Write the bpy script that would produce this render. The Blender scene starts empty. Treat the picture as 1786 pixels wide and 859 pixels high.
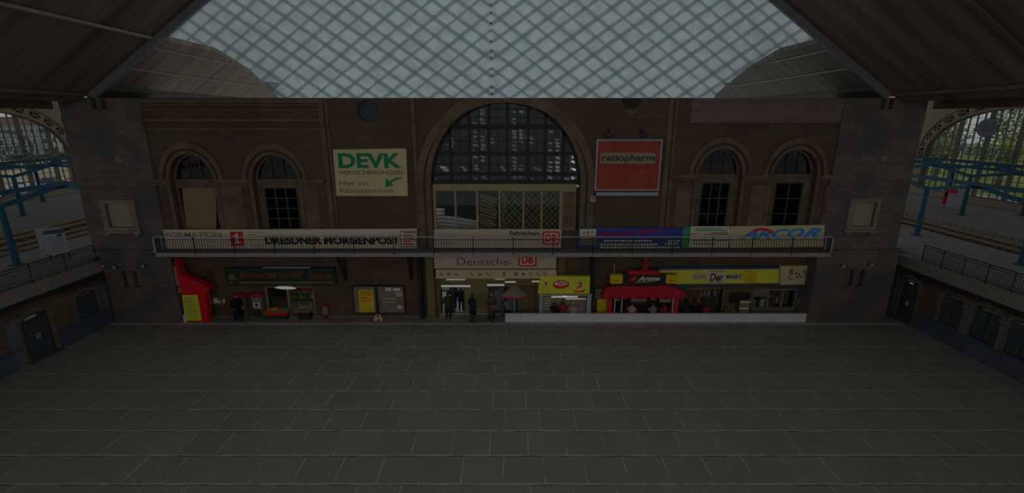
import bpy, math, random
from mathutils import Vector, Matrix
from mathutils.geometry import tessellate_polygon

C = bpy.context.scene.collection
SC = bpy.context.scene
random.seed(7)

# ------------------------------------------------------------------ camera, world, exposure
W_PX, H_PX, F_PX = 1786.0, 859.0, 818.0
PITCH = math.radians(15.05)
CAM_Z = 11.7
cam_data = bpy.data.cameras.new('camera')
cam_data.sensor_width = 36.0
cam_data.lens = 36.0 * F_PX / W_PX
cam_data.clip_end = 1000
cam = bpy.data.objects.new('camera', cam_data)
cam.location = (0, 0, CAM_Z)
cam.rotation_euler = (math.pi / 2 - PITCH, 0, 0)
C.objects.link(cam)
SC.camera = cam

SKY = 0.36
world = bpy.data.worlds.new('overcast_sky')
SC.world = world
world.use_nodes = True
wn = world.node_tree
bgn = wn.nodes['Background']
wtc = wn.nodes.new('ShaderNodeTexCoord')
wsep = wn.nodes.new('ShaderNodeSeparateXYZ')
wramp = wn.nodes.new('ShaderNodeValToRGB')
wramp.color_ramp.elements[0].position = 0.0
wramp.color_ramp.elements[0].color = (0.90, 0.90, 0.90, 1)
wramp.color_ramp.elements[1].position = 0.6
wramp.color_ramp.elements[1].color = (1.0, 1.0, 0.99, 1)
wn.links.new(wtc.outputs['Generated'], wsep.inputs[0])
wn.links.new(wsep.outputs['Z'], wramp.inputs['Fac'])
wn.links.new(wramp.outputs['Color'], bgn.inputs['Color'])
bgn.inputs['Strength'].default_value = SKY

SC.view_settings.view_transform = 'Standard'
SC.view_settings.look = 'None'
SC.view_settings.exposure = 0.0
SC.view_settings.gamma = 1.0
SC.view_settings.use_curve_mapping = False

# ------------------------------------------------------------------ measuring helpers (pixel of the photograph -> point on a real plane)
SP, CP = math.sin(PITCH), math.cos(PITCH)
def ray(px, py):
    u = (px - W_PX / 2) / F_PX
    v = (H_PX / 2 - py) / F_PX
    return u, CP + v * SP, -SP + v * CP
def P(px, py, Y):
    x, y, z = ray(px, py); t = Y / y
    return (x * t, CAM_Z + z * t)
def Q(px, py, X):
    x, y, z = ray(px, py); t = X / x
    return (y * t, CAM_Z + z * t)
def G(px, py, Z):
    x, y, z = ray(px, py); t = (Z - CAM_Z) / z
    return (x * t, y * t)

D = 26.0          # plane of the station front
GF = 26.9        # plane of the ground-floor shop fronts
PLAT = 3.9        # height of the platforms

# ------------------------------------------------------------------ materials
E0 = 0.115
def lin(c):
    c /= 255.0
    return c / 12.92 if c <= 0.04045 else ((c + 0.055) / 1.055) ** 2.4
def tone(r, g, b, k=1.0):
    return tuple(min(0.88, lin(v) / E0 * k) for v in (r, g, b)) + (1.0,)

def newmat(name):
    m = bpy.data.materials.new(name); m.use_nodes = True
    nt = m.node_tree
    return m, nt, nt.nodes['Principled BSDF']

def coords(nt, plane=None, scale=(1, 1, 1)):
    tc = nt.nodes.new('ShaderNodeTexCoord')
    out = tc.outputs['Object']
    if plane:
        s = nt.nodes.new('ShaderNodeSeparateXYZ'); c = nt.nodes.new('ShaderNodeCombineXYZ')
        nt.links.new(out, s.inputs[0])
        nt.links.new(s.outputs[plane[0].upper()], c.inputs[0])
        nt.links.new(s.outputs[plane[1].upper()], c.inputs[1])
        out = c.outputs[0]
    mp = nt.nodes.new('ShaderNodeMapping'); mp.inputs['Scale'].default_value = scale
    nt.links.new(out, mp.inputs['Vector'])
    return mp.outputs['Vector']

def mixcol(nt, fac, a, b, mode='MIX'):
    m = nt.nodes.new('ShaderNodeMix'); m.data_type = 'RGBA'; m.blend_type = mode
    for sock, val in ((m.inputs[0], fac), (m.inputs[6], a), (m.inputs[7], b)):
        if hasattr(val, 'links'):
            nt.links.new(val, sock)
        else:
            sock.default_value = val
    return m.outputs[2]

def noise(nt, vec, scale, detail=4):
    n = nt.nodes.new('ShaderNodeTexNoise'); n.inputs['Scale'].default_value = scale
    n.inputs['Detail'].default_value = detail
    nt.links.new(vec, n.inputs['Vector'])
    return n.outputs['Fac']

def ramp(nt, fac, lo, hi, clo=(0, 0, 0, 1), chi=(1, 1, 1, 1)):
    r = nt.nodes.new('ShaderNodeValToRGB')
    r.color_ramp.elements[0].position = lo; r.color_ramp.elements[0].color = clo
    r.color_ramp.elements[1].position = hi; r.color_ramp.elements[1].color = chi
    nt.links.new(fac, r.inputs['Fac'])
    return r.outputs['Color']

def M(name, col, rough=0.75, var=0.18, scale=2.5, metal=0.0, bump=0.0, stretch=(1, 1, 1)):
    m, nt, b = newmat(name)
    v = coords(nt, None, stretch)
    n = noise(nt, v, scale)
    dark = tuple(c * (1 - var) for c in col[:3]) + (1,)
    lite = tuple(min(0.92, c * (1 + var)) for c in col[:3]) + (1,)
    nt.links.new(ramp(nt, n, 0.3, 0.7, dark, lite), b.inputs['Base Color'])
    b.inputs['Roughness'].default_value = rough
    b.inputs['Metallic'].default_value = metal
    b.inputs['Specular IOR Level'].default_value = 0.25
    if bump:
        bp = nt.nodes.new('ShaderNodeBump'); bp.inputs['Strength'].default_value = bump
        bp.inputs['Distance'].default_value = 0.02
        nt.links.new(n, bp.inputs['Height']); nt.links.new(bp.outputs[0], b.inputs['Normal'])
    return m

def brick(name, c1, c2, mortar, bw, bh, ms, plane, stain=None, stain_scale=0.35, stain_amt=0.6, smooth=0.2, bumpd=0.01, rough=0.85, offset=0.5, bias=0.0):
    m, nt, b = newmat(name)
    v = coords(nt, plane)
    t = nt.nodes.new('ShaderNodeTexBrick')
    nt.links.new(v, t.inputs['Vector'])
    t.inputs['Scale'].default_value = 1.0
    t.inputs['Brick Width'].default_value = bw
    t.inputs['Row Height'].default_value = bh
    t.inputs['Mortar Size'].default_value = ms
    t.inputs['Mortar Smooth'].default_value = smooth
    t.inputs['Bias'].default_value = bias
    t.offset = offset
    t.inputs['Color1'].default_value = c1
    t.inputs['Color2'].default_value = c2
    t.inputs['Mortar'].default_value = mortar
    col = t.outputs['Color']
    fine = noise(nt, v, 9.0, 6)
    col = mixcol(nt, 0.55, col, ramp(nt, fine, 0.25, 0.75, (0.62, 0.62, 0.62, 1), (1.3, 1.3, 1.3, 1)), 'MULTIPLY')
    if stain:
        big = noise(nt, v, stain_scale, 5)
        f = nt.nodes.new('ShaderNodeMath'); f.operation = 'MULTIPLY'; f.inputs[1].default_value = stain_amt
        nt.links.new(ramp(nt, big, 0.42, 0.62), f.inputs[0])
        col = mixcol(nt, f.outputs[0], col, stain)
    nt.links.new(col, b.inputs['Base Color'])
    b.inputs['Roughness'].default_value = rough
    b.inputs['Specular IOR Level'].default_value = 0.2
    bp = nt.nodes.new('ShaderNodeBump'); bp.inputs['Distance'].default_value = bumpd; bp.inputs['Strength'].default_value = 0.6
    nt.links.new(t.outputs['Fac'], bp.inputs['Height']); bp.invert = True
    nt.links.new(bp.outputs[0], b.inputs['Normal'])
    return m

def emit(name, col, s):
    m, nt, b = newmat(name)
    b.inputs['Base Color'].default_value = col
    b.inputs['Emission Color'].default_value = col
    b.inputs['Emission Strength'].default_value = s
    return m

def glassmat(name, tint, gloss=0.08, rough=0.04):
    m = bpy.data.materials.new(name); m.use_nodes = True
    nt = m.node_tree; nt.nodes.clear()
    o = nt.nodes.new('ShaderNodeOutputMaterial'); t = nt.nodes.new('ShaderNodeBsdfTransparent')
    g = nt.nodes.new('ShaderNodeBsdfGlossy'); mx = nt.nodes.new('ShaderNodeMixShader')
    n = noise(nt, coords(nt), 0.8)
    lo = tuple(c * 0.9 for c in tint[:3]) + (1,)
    nt.links.new(ramp(nt, n, 0.3, 0.7, lo, tint), t.inputs['Color'])
    g.inputs['Roughness'].default_value = rough
    g.inputs['Color'].default_value = (0.8, 0.85, 0.85, 1)
    mx.inputs['Fac'].default_value = gloss
    nt.links.new(t.outputs[0], mx.inputs[1]); nt.links.new(g.outputs[0], mx.inputs[2])
    nt.links.new(mx.outputs[0], o.inputs['Surface'])
    return m

def membranemat(name, ct, cd, scale):
    m = bpy.data.materials.new(name); m.use_nodes = True
    nt = m.node_tree; nt.nodes.clear()
    o = nt.nodes.new('ShaderNodeOutputMaterial'); t = nt.nodes.new('ShaderNodeBsdfTranslucent')
    d = nt.nodes.new('ShaderNodeBsdfDiffuse'); a = nt.nodes.new('ShaderNodeAddShader')
    v = coords(nt)
    n = noise(nt, v, scale, 5)
    lo = tuple(c * 0.86 for c in ct[:3]) + (1,)
    nt.links.new(ramp(nt, n, 0.35, 0.6, lo, ct), t.inputs['Color'])
    d.inputs['Color'].default_value = cd
    nt.links.new(t.outputs[0], a.inputs[0]); nt.links.new(d.outputs[0], a.inputs[1])
    nt.links.new(a.outputs[0], o.inputs['Surface'])
    return m

MT = {}
MT['sandstone'] = brick('sandstone', tone(35, 29.5, 23.5), tone(31, 26, 21), tone(29.5, 25, 20), 1.1, 0.42, 0.012, 'xz', tone(30, 23, 21), 0.3, 0.7)
MT['sandtrim'] = M('sandstone_trim', tone(40, 33, 26), 0.8, 0.25, 1.6, bump=0.2)
MT['pinkstone'] = M('pink_render', tone(46, 38, 38), 0.85, 0.15, 0.9, stretch=(0.6, 1, 2.5))
MT['towerstone'] = brick('tower_stone', tone(38, 35, 32), tone(42, 38.5, 34.5), tone(32, 30, 28), 1.0, 0.45, 0.012, 'xz', tone(29, 28, 30), 0.6, 0.85)
MT['towerframe'] = M('window_surround_stone', tone(50, 46, 40), 0.8, 0.2, 2)
MT['blind'] = M('cream_blind', tone(60, 57, 50), 0.8, 0.05, 1.2)
MT['board'] = M('cream_board', tone(54, 47, 34), 0.8, 0.08, 1.0)
MT['dark'] = M('dark_interior', tone(15, 14, 12), 0.9, 0.3, 1)
MT['teal'] = M('dark_green_wall', tone(13, 15.5, 15), 0.9, 0.3, 1)
MT['palefloor'] = M('pale_hall_floor', (0.85, 0.86, 0.88, 1), 0.5, 0.05, 1)
MT['lowerwall'] = brick('ochre_wall', tone(38, 31, 22), tone(34, 28, 20), tone(28, 23, 17), 1.2, 0.5, 0.012, 'xz', tone(27, 22, 16), 0.4, 0.5)
MT['concrete'] = M('balcony_concrete', tone(58, 57, 58), 0.85, 0.1, 3)
MT['whitewall'] = M('pale_low_wall', tone(86, 86, 88), 0.8, 0.05, 1.5)
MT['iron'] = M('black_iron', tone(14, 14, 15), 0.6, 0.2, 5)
MT['greymetal'] = M('grey_painted_metal', tone(64, 65, 68), 0.6, 0.12, 4)
MT['bluesteel'] = M('blue_painted_steel', tone(9, 30, 40), 0.6, 0.15, 2)
MT['floor'] = None
MT['kerb'] = M('kerb_stone', tone(58, 58, 57), 0.85, 0.15, 3)
MT['platform'] = brick('platform_paving', tone(53, 53, 52), tone(50, 50, 49), tone(46, 46, 45), 0.6, 0.3, 0.012, 'xy', None, bumpd=0.003)
MT['fascia'] = M('granite_fascia', tone(50, 49, 47), 0.9, 0.4, 14, bump=0.2)
MT['ballast'] = M('brown_ballast', tone(47, 40, 30), 0.95, 0.7, 11, bump=1.0)
MT['sleeper'] = M('track_sleeper', tone(38, 32, 25), 0.9, 0.3, 5)
MT['rail'] = M('rusty_rail', tone(58, 52, 44), 0.5, 0.25, 6, metal=0.3)
MT['roofnear'] = M('dark_board_roof', tone(39, 35, 31), 0.9, 0.4, 1.3, stretch=(0.06, 1.0, 0.06))
MT['rooffar2'] = M('dark_grey_board_roof', tone(33, 33, 31), 0.9, 0.3, 3.0, stretch=(0.05, 1.0, 0.05))
MT['rooffar'] = M('grey_board_roof', tone(45, 42, 38), 0.9, 0.35, 3.0, stretch=(0.05, 1.0, 0.05))
MT['rib'] = M('grey_steel_rib', tone(44, 46, 47), 0.7, 0.12, 2)
MT['rib2'] = M('dark_gutter_steel', tone(27, 27, 26), 0.8, 0.15, 2)
MT['purlin'] = M('pale_purlin', tone(58, 56, 52), 0.8, 0.15, 3)
MT['arcade'] = brick('arcade_stone', tone(42, 36, 27), tone(36, 31, 24), tone(28, 24, 19), 1.3, 0.45, 0.012, 'yz', tone(31, 28, 24), 0.5, 0.6)
MT['plinth'] = brick('blue_grey_plinth', tone(31, 33, 37), tone(27, 29, 33), tone(22, 24, 28), 1.2, 0.45, 0.01, 'yz', tone(26, 28, 33), 0.5, 0.5)
MT['pilaster'] = M('blue_grey_pilaster', tone(34, 37, 41), 0.85, 0.2, 2.5)
MT['archtrim'] = M('arcade_arch_trim', tone(40, 36, 29), 0.85, 0.2, 2.0)
MT['doorwood'] = M('dark_door_paint', tone(23, 25, 27), 0.6, 0.15, 3)
MT['hallbeige'] = M('beige_steel', tone(58, 55, 45), 0.8, 0.1, 1.5)
MT['mullion'] = M('grey_mullion', tone(44, 42, 36), 0.75, 0.1, 2)
MT['muntin'] = M('dark_muntin', tone(29, 27, 23), 0.8, 0.1, 2)
MT['soffit'] = M('brown_soffit', tone(36, 32, 27), 0.9, 0.3, 1.2, stretch=(0.2, 1, 1))
MT['cream'] = M('cream_frame', tone(62, 55, 38), 0.7, 0.1, 2)
MT['creamcol'] = M('cream_column', tone(46, 39, 24), 0.75, 0.1, 2, stretch=(1, 1, 0.3))
MT['beige'] = M('beige_sign_panel', tone(78, 72, 62), 0.7, 0.04, 1)
MT['signcream'] = M('cream_sign_panel', tone(80, 76, 56), 0.7, 0.06, 1)
MT['signwhite'] = M('white_sign_panel', tone(84, 82, 70), 0.7, 0.05, 1)
MT['green'] = M('green_lettering', tone(4, 52, 30), 0.6, 0.05, 1)
MT['black'] = M('black_lettering', tone(14, 14, 14), 0.6, 0.1, 2)
MT['greytxt'] = M('grey_lettering', tone(44, 40, 36), 0.6, 0.1, 2)
MT['dimtxt'] = M('faded_lettering', tone(60, 56, 44), 0.6, 0.1, 2)
MT['redsign'] = M('orange_red_panel', tone(64, 24, 16), 0.6, 0.12, 1.0, stretch=(2, 1, 0.1))
MT['red'] = M('red_paint', tone(92, 8, 12), 0.55, 0.08, 2)
MT['darkred'] = M('dark_red_awning', tone(72, 10, 16), 0.7, 0.15, 2)
MT['orange'] = M('orange_lettering', tone(86, 36, 14), 0.6, 0.1, 2)
MT['dimred'] = M('faint_red_paint', tone(28, 17, 15), .8, .1, 2)
MT['rust'] = M('dull_rust_lettering', tone(52, 22, 12), .7, .1, 2)
MT['olive'] = M('dull_yellow_lettering', tone(46, 40, 12), .7, .1, 2)
MT['yellow'] = M('yellow_panel', tone(98, 94, 20), 0.6, 0.08, 1.2)
MT['amber'] = M('amber_panel', tone(92, 76, 10), 0.6, 0.12, 2)
MT['blue'] = M('blue_panel', tone(20, 24, 62), 0.6, 0.1, 1)
MT['navy'] = M('navy_band', tone(18, 26, 46), 0.6, 0.1, 1)
MT['arcblue'] = M('bright_blue_lettering', tone(18, 54, 108), 0.6, 0.06, 1)
MT['darkgreen'] = M('dark_green_sign', tone(11, 20, 16), 0.6, 0.1, 1)
MT['signgreen'] = M('green_strip', tone(18, 60, 34), 0.6, 0.1, 1)
MT['teallamp'] = M('black_lamp_housing', tone(18, 19, 26), 0.5, 0.1, 2)
MT['white'] = M('white_paint', (0.8, 0.8, 0.78, 1), 0.7, 0.05, 2)
MT['whitesteel'] = M('white_steel', (0.85, 0.85, 0.8, 1), 0.6, 0.08, 2)
MT['tube'] = emit('fluorescent_tube', (0.95, 0.95, 0.85, 1), 0.16)
MT['lampglow'] = M('lamp_globe', tone(66, 64, 60), .5, .05, 3)
MT['screen'] = M('dark_screen', tone(14, 16, 22), 0.2, 0.1, 2)
MT['glass'] = glassmat('window_glass', (0.90, 0.93, 0.94, 1), 0.02)
MT['darkglass'] = glassmat('dark_window_glass', (0.42, 0.44, 0.45, 1), 0.02)
MT['shopglass'] = glassmat('shop_glass', (0.88, 0.9, 0.88, 1), 0.05)
MT['arcadeglass'] = glassmat('arcade_glass', (0.80, 0.84, 0.84, 1), 0.32, 0.12)
MT['netcurtain'] = membranemat('net_curtain', (0.5, 0.5, 0.47, 1), (0.4, 0.4, 0.38, 1), 6)
MT['advertgrey'] = M('grey_blue_advert', tone(44, 47, 53), .8, .1, 2)
MT['membrane'] = membranemat('white_membrane', (0.565, 0.625, 0.637, 1), (0.2, 0.2, 0.2, 1), 0.9)
MT['seam'] = membranemat('membrane_seam', (0.52, 0.585, 0.595, 1), (0.17, 0.18, 0.18, 1), 3)
MT['skylight'] = glassmat('ridge_skylight_glass', (0.66, 0.66, 0.66, 1), 0.04)
MT['skin'] = M('skin', (0.55, 0.30, 0.21, 1), 0.6, 0.06, 9)
MT['eye'] = M('eye', (0.02, 0.02, 0.02, 1), 0.3, 0, 2)
MT['lips'] = M('lips', (0.36, 0.12, 0.10, 1), 0.5, 0.05, 4)
MT['glyph'] = M('brush_lettering', tone(24, 22, 16), 0.6, 0.1, 2)
MT['paintpink'] = M('pale_pink_motif', tone(96, 74, 54), 0.6, 0.1, 2)
MT['leaf'] = M('tree_leaves', (0.34, 0.46, 0.10, 1), 0.8, 0.45, 1.5)
MT['leafdark'] = M('dark_tree_leaves', (0.20, 0.30, 0.10, 1), 0.8, 0.45, 1.5)
MT['leafdeep'] = M('deep_green_leaves', (0.07, 0.10, 0.055, 1), 0.8, 0.45, 1.5)
MT['bark'] = M('bark', (0.10, 0.07, 0.05, 1), 0.9, 0.3, 4)
MT['lawn'] = M('lawn_grass', (0.24, 0.32, 0.06, 1), 0.9, 0.3, 0.4)
MT['asphalt'] = M('pale_asphalt', (0.30, 0.29, 0.31, 1), 0.9, 0.15, 0.4)
MT['pavegrey'] = M('street_paving', (0.58, 0.55, 0.52, 1), 0.9, 0.2, 0.6)
MT['hoarding'] = M('cream_hoarding', (0.66, 0.56, 0.36, 1), 0.8, 0.08, 0.4)
MT['facadeA'] = M('pale_house_wall', (0.62, 0.60, 0.56, 1), 0.8, 0.1, 0.5)
MT['facadeB'] = M('grey_house_wall', (0.30, 0.31, 0.32, 1), 0.8, 0.1, 0.5)
MT['housewin'] = M('house_window', (0.05, 0.06, 0.08, 1), 0.2, 0.1, 1)
MT['houseroof'] = M('house_roof', (0.16, 0.10, 0.09, 1), 0.8, 0.2, 1)
MT['tyre'] = M('tyre_rubber', (0.02, 0.02, 0.02, 1), 0.8, 0.1, 4)

# main floor: long slabs, pale joint with a dark lower edge, a few blotchy slabs
def floor_material():
    m, nt, b = newmat('floor_slabs')
    v = coords(nt, 'xy')
    RH, OFF = 1.392, 0.52
    def br(dy, ms, mortar, c1, c2, bias=0.0):
        mp = nt.nodes.new('ShaderNodeMapping'); mp.inputs['Location'].default_value = (0.3, -OFF + dy, 0)
        nt.links.new(v, mp.inputs['Vector'])
        t = nt.nodes.new('ShaderNodeTexBrick'); nt.links.new(mp.outputs[0], t.inputs['Vector'])
        t.inputs['Scale'].default_value = 1; t.inputs['Brick Width'].default_value = 1.42
        t.inputs['Row Height'].default_value = RH; t.inputs['Mortar Size'].default_value = ms
        t.inputs['Mortar Smooth'].default_value = 0.35; t.offset = 0.37; t.offset_frequency = 2
        t.inputs['Bias'].default_value = bias
        t.inputs['Color1'].default_value = c1; t.inputs['Color2'].default_value = c2
        t.inputs['Mortar'].default_value = mortar
        return t
    t1 = br(0.0, 0.02, tone(70, 69, 66), tone(51, 51, 50), tone(48, 48, 47.5))
    # long joints run the whole width; they are stronger than the cross joints
    sep = nt.nodes.new('ShaderNodeSeparateXYZ'); nt.links.new(v, sep.inputs[0])
    def band(shift, half):
        ad = nt.nodes.new('ShaderNodeMath'); ad.operation = 'ADD'; ad.inputs[1].default_value = -OFF + shift + RH * 50 + RH / 2
        nt.links.new(sep.outputs['Y'], ad.inputs[0])
        wob = nt.nodes.new('ShaderNodeMath'); wob.operation = 'MULTIPLY_ADD'; wob.inputs[1].default_value = 0.05; wob.inputs[2].default_value = -0.025
        nt.links.new(noise(nt, v, 1.3, 3), wob.inputs[0])
        a2 = nt.nodes.new('ShaderNodeMath'); a2.operation = 'ADD'; nt.links.new(ad.outputs[0], a2.inputs[0]); nt.links.new(wob.outputs[0], a2.inputs[1])
        md = nt.nodes.new('ShaderNodeMath'); md.operation = 'PINGPONG'; md.inputs[1].default_value = RH / 2
        nt.links.new(a2.outputs[0], md.inputs[0])
        # distance to the joint is RH/2 - pingpong at half rows
        sb = nt.nodes.new('ShaderNodeMath'); sb.operation = 'SUBTRACT'; sb.inputs[0].default_value = RH / 2
        nt.links.new(md.outputs[0], sb.inputs[1])
        return ramp(nt, sb.outputs[0], half * 0.4, half, (1, 1, 1, 1), (0, 0, 0, 1))
    wear = ramp(nt, noise(nt, v, 0.9, 5), 0.42, 0.56)
    wear2 = ramp(nt, noise(nt, v, 1.7, 5), 0.36, 0.5)
    flat = br(0.0, 0.0, tone(48, 48, 47), tone(51, 51, 50), tone(48, 48, 47.5))
    n2 = noise(nt, v, 14, 8)
    n1 = noise(nt, v, 0.5, 3)
    col = mixcol(nt, wear, flat.outputs['Color'], t1.outputs['Color'])
    # a few roughened pale slabs
    rough = br(0.0, 0.0, (0, 0, 0, 1), (0, 0, 0, 1), (1, 1, 1, 1), -0.86)
    f = nt.nodes.new('ShaderNodeMath'); f.operation = 'MULTIPLY'
    nt.links.new(rough.outputs['Color'], f.inputs[0]); nt.links.new(ramp(nt, noise(nt, v, 22, 4), 0.42, 0.62), f.inputs[1])
    col = mixcol(nt, f.outputs[0], col, tone(64, 63, 61))
    col = mixcol(nt, 0.55, col, ramp(nt, n2, 0.3, 0.7, (0.74, 0.74, 0.74, 1), (1.24, 1.24, 1.24, 1)), 'MULTIPLY')
    col = mixcol(nt, 0.6, col, ramp(nt, n1, 0.3, 0.7, (0.9, 0.9, 0.9, 1), (1.08, 1.08, 1.07, 1)), 'MULTIPLY')
    fb = nt.nodes.new('ShaderNodeMath'); fb.operation = 'MULTIPLY'
    nt.links.new(band(0.045, 0.03), fb.inputs[0]); nt.links.new(wear, fb.inputs[1])
    col = mixcol(nt, fb.outputs[0], col, tone(22, 22, 21))
    fa = nt.nodes.new('ShaderNodeMath'); fa.operation = 'MULTIPLY'
    nt.links.new(band(0.0, 0.035), fa.inputs[0]); nt.links.new(wear2, fa.inputs[1])
    col = mixcol(nt, fa.outputs[0], col, tone(74, 73, 70))
    nt.links.new(col, b.inputs['Base Color'])
    b.inputs['Roughness'].default_value = 0.8
    b.inputs['Specular IOR Level'].default_value = 0.2
    return m
MT['floor'] = floor_material()

# ------------------------------------------------------------------ mesh builder
class MB:
    def __init__(s):
        s.v, s.f, s.mi = [], [], []
    def face(s, pts, mi=0):
        b = len(s.v); s.v += [tuple(p) for p in pts]
        s.f.append(tuple(range(b, b + len(pts)))); s.mi.append(mi)
    def box(s, x0, x1, y0, y1, z0, z1, mi=0):
        if x0 > x1: x0, x1 = x1, x0
        if y0 > y1: y0, y1 = y1, y0
        if z0 > z1: z0, z1 = z1, z0
        b = len(s.v)
        s.v += [(x, y, z) for z in (z0, z1) for y in (y0, y1) for x in (x0, x1)]
        for q in ((0, 2, 3, 1), (4, 5, 7, 6), (0, 1, 5, 4), (2, 6, 7, 3), (0, 4, 6, 2), (1, 3, 7, 5)):
            s.f.append(tuple(b + i for i in q)); s.mi.append(mi)
        return s
    def bbox(s, x0, x1, y0, y1, z0, z1, r=0.02, mi=0):
        """box with chamfered vertical and horizontal edges"""
        if x0 > x1: x0, x1 = x1, x0
        if y0 > y1: y0, y1 = y1, y0
        if z0 > z1: z0, z1 = z1, z0
        r = min(r, (x1 - x0) * .3, (y1 - y0) * .3, (z1 - z0) * .3)
        rings = []
        for z, i in ((z0, r), (z0 + r, 0), (z1 - r, 0), (z1, r)):
            a, bb, c, d = x0 + i, x1 - i, y0 + i, y1 - i
            rings.append([(a + r, c, z), (bb - r, c, z), (bb, c + r, z), (bb, d - r, z), (bb - r, d, z), (a + r, d, z), (a, d - r, z), (a, c + r, z)])
        s.loft(rings, mi); return s
    def loft(s, rings, mi=0, caps=True):
        n = len(rings[0]); b = len(s.v)
        for r in rings: s.v += [tuple(p) for p in r]
        for k in range(len(rings) - 1):
            for i in range(n):
                j = (i + 1) % n
                s.f.append((b + k * n + i, b + k * n + j, b + (k + 1) * n + j, b + (k + 1) * n + i)); s.mi.append(mi)
        if caps:
            s.f.append(tuple(b + i for i in reversed(range(n)))); s.mi.append(mi)
            s.f.append(tuple(b + (len(rings) - 1) * n + i for i in range(n))); s.mi.append(mi)
        return s
    def tube(s, p0, p1, r0, r1=None, n=8, mi=0):
        r1 = r0 if r1 is None else r1
        p0, p1 = Vector(p0), Vector(p1); d = (p1 - p0)
        if d.length < 1e-6: return s
        d.normalize()
        a = d.orthogonal().normalized(); c = d.cross(a)
        rr = []
        for p, r in ((p0, r0), (p1, r1)):
            rr.append([p + a * (r * math.cos(2 * math.pi * i / n)) + c * (r * math.sin(2 * math.pi * i / n)) for i in range(n)])
        return s.loft(rr, mi)
    def beam(s, p0, p1, w, h, mi=0, up=(0, 0, 1)):
        p0, p1 = Vector(p0), Vector(p1); d = (p1 - p0).normalized()
        u = Vector(up)
        a = d.cross(u)
        if a.length < 1e-4: a = d.cross(Vector((1, 0, 0)))
        a.normalize(); c = a.cross(d).normalized()
        rr = [[p + a * (sx * w / 2) + c * (sz * h / 2) for sx, sz in ((-1, -1), (1, -1), (1, 1), (-1, 1))] for p in (p0, p1)]
        return s.loft(rr, mi)
    def lathe(s, c, prof, n=16, mi=0):
        rr = [[(c[0] + r * math.cos(2 * math.pi * i / n), c[1] + r * math.sin(2 * math.pi * i / n), c[2] + z) for i in range(n)] for r, z in prof]
        return s.loft(rr, mi)
    def ball(s, c, rx, ry, rz, n=14, m=9, mi=0):
        rr = []
        for k in range(m + 1):
            t = -math.pi / 2 + math.pi * k / m
            q = max(0.02, math.cos(t))
            rr.append([(c[0] + rx * q * math.cos(2 * math.pi * i / n), c[1] + ry * q * math.sin(2 * math.pi * i / n), c[2] + rz * math.sin(t)) for i in range(n)])
        return s.loft(rr, mi)
    def plate(s, outer, holes, axis, a0, a1, mi=0):
        """flat plate cut from an outline with holes, given thickness along axis 'x', 'y' or 'z'"""
        def M3(p, w):
            return {'y': (p[0], w, p[1]), 'x': (w, p[0], p[1]), 'z': (p[0], p[1], w)}[axis]
        loops = [list(outer)] + [list(h) for h in holes]
        flat = [p for l in loops for p in l]
        tris = tessellate_polygon([[Vector((p[0], p[1], 0)) for p in l] for l in loops])
        for w, rev in ((a0, False), (a1, True)):
            b = len(s.v); s.v += [M3(p, w) for p in flat]
            for t in tris:
                t = tuple(b + i for i in (reversed(t) if rev else t))
                s.f.append(t); s.mi.append(mi)
        for l in loops:
            n = len(l); b = len(s.v)
            s.v += [M3(p, a0) for p in l] + [M3(p, a1) for p in l]
            for i in range(n):
                j = (i + 1) % n
                s.f.append((b + i, b + j, b + n + j, b + n + i)); s.mi.append(mi)
        return s
    def build(s, name, mats, parent=None, smooth=False):
        me = bpy.data.meshes.new(name)
        off = Vector((0, 0, 0))
        if parent is not None:
            q = parent
            while q is not None:
                off += q.location; q = q.parent
        me.from_pydata([tuple(Vector(p) - off) for p in s.v], [], s.f)
        if not isinstance(mats, (list, tuple)): mats = [mats]
        for m in mats: me.materials.append(m)
        if len(mats) > 1: me.polygons.foreach_set('material_index', s.mi)
        import bmesh
        bm = bmesh.new(); bm.from_mesh(me)
        bmesh.ops.recalc_face_normals(bm, faces=bm.faces)
        bm.to_mesh(me); bm.free()
        if smooth:
            me.polygons.foreach_set('use_smooth', [True] * len(me.polygons))
        me.update()
        o = bpy.data.objects.new(name, me); C.objects.link(o)
        if parent is not None: o.parent = parent
        return o

def tag(o, label=None, cat=None, group=None, kind=None):
    if label: o['label'] = label
    if cat: o['category'] = cat
    if group: o['group'] = group
    if kind: o['kind'] = kind
    return o
def thing(name, label, cat, loc=(0, 0, 0), group=None):
    o = bpy.data.objects.new(name, None); C.objects.link(o)
    o.empty_display_size = 0.2
    o.location = loc
    return tag(o, label, cat, group)
def struct(name, mb, mat, parent=None):
    o = mb.build(name, mat, parent)
    if parent is None: o['kind'] = 'structure'
    return o
def copy_tree(o, parent=None):
    c = o.copy(); C.objects.link(c)
    if parent is not None: c.parent = parent
    for ch in list(o.children): copy_tree(ch, c)
    return c

def rect(x0, x1, z0, z1):
    return [(x0, z0), (x1, z0), (x1, z1), (x0, z1)]
def arch(cx, hw, zs, zt, zb, n=20, flat=None):
    """outline of an arched opening: jambs hw from cx, springing zs, crown zt, foot zb"""
    pts = [(cx - hw, zb)]
    for i in range(n + 1):
        a = math.pi - math.pi * i / n
        z = zs + (zt - zs) * math.sin(a)
        if flat is not None: z = min(z, flat)
        pts.append((cx + hw * math.cos(a), z))
    pts.append((cx + hw, zb))
    return pts
def archring(cx, hw0, hw1, zs, zt0, zt1, zb, n=20, flat=None):
    o = arch(cx, hw1, zs, zt1, zb, n, flat); i = arch(cx, hw0, zs, zt0, zb, n, flat)
    return o + list(reversed(i))

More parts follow.
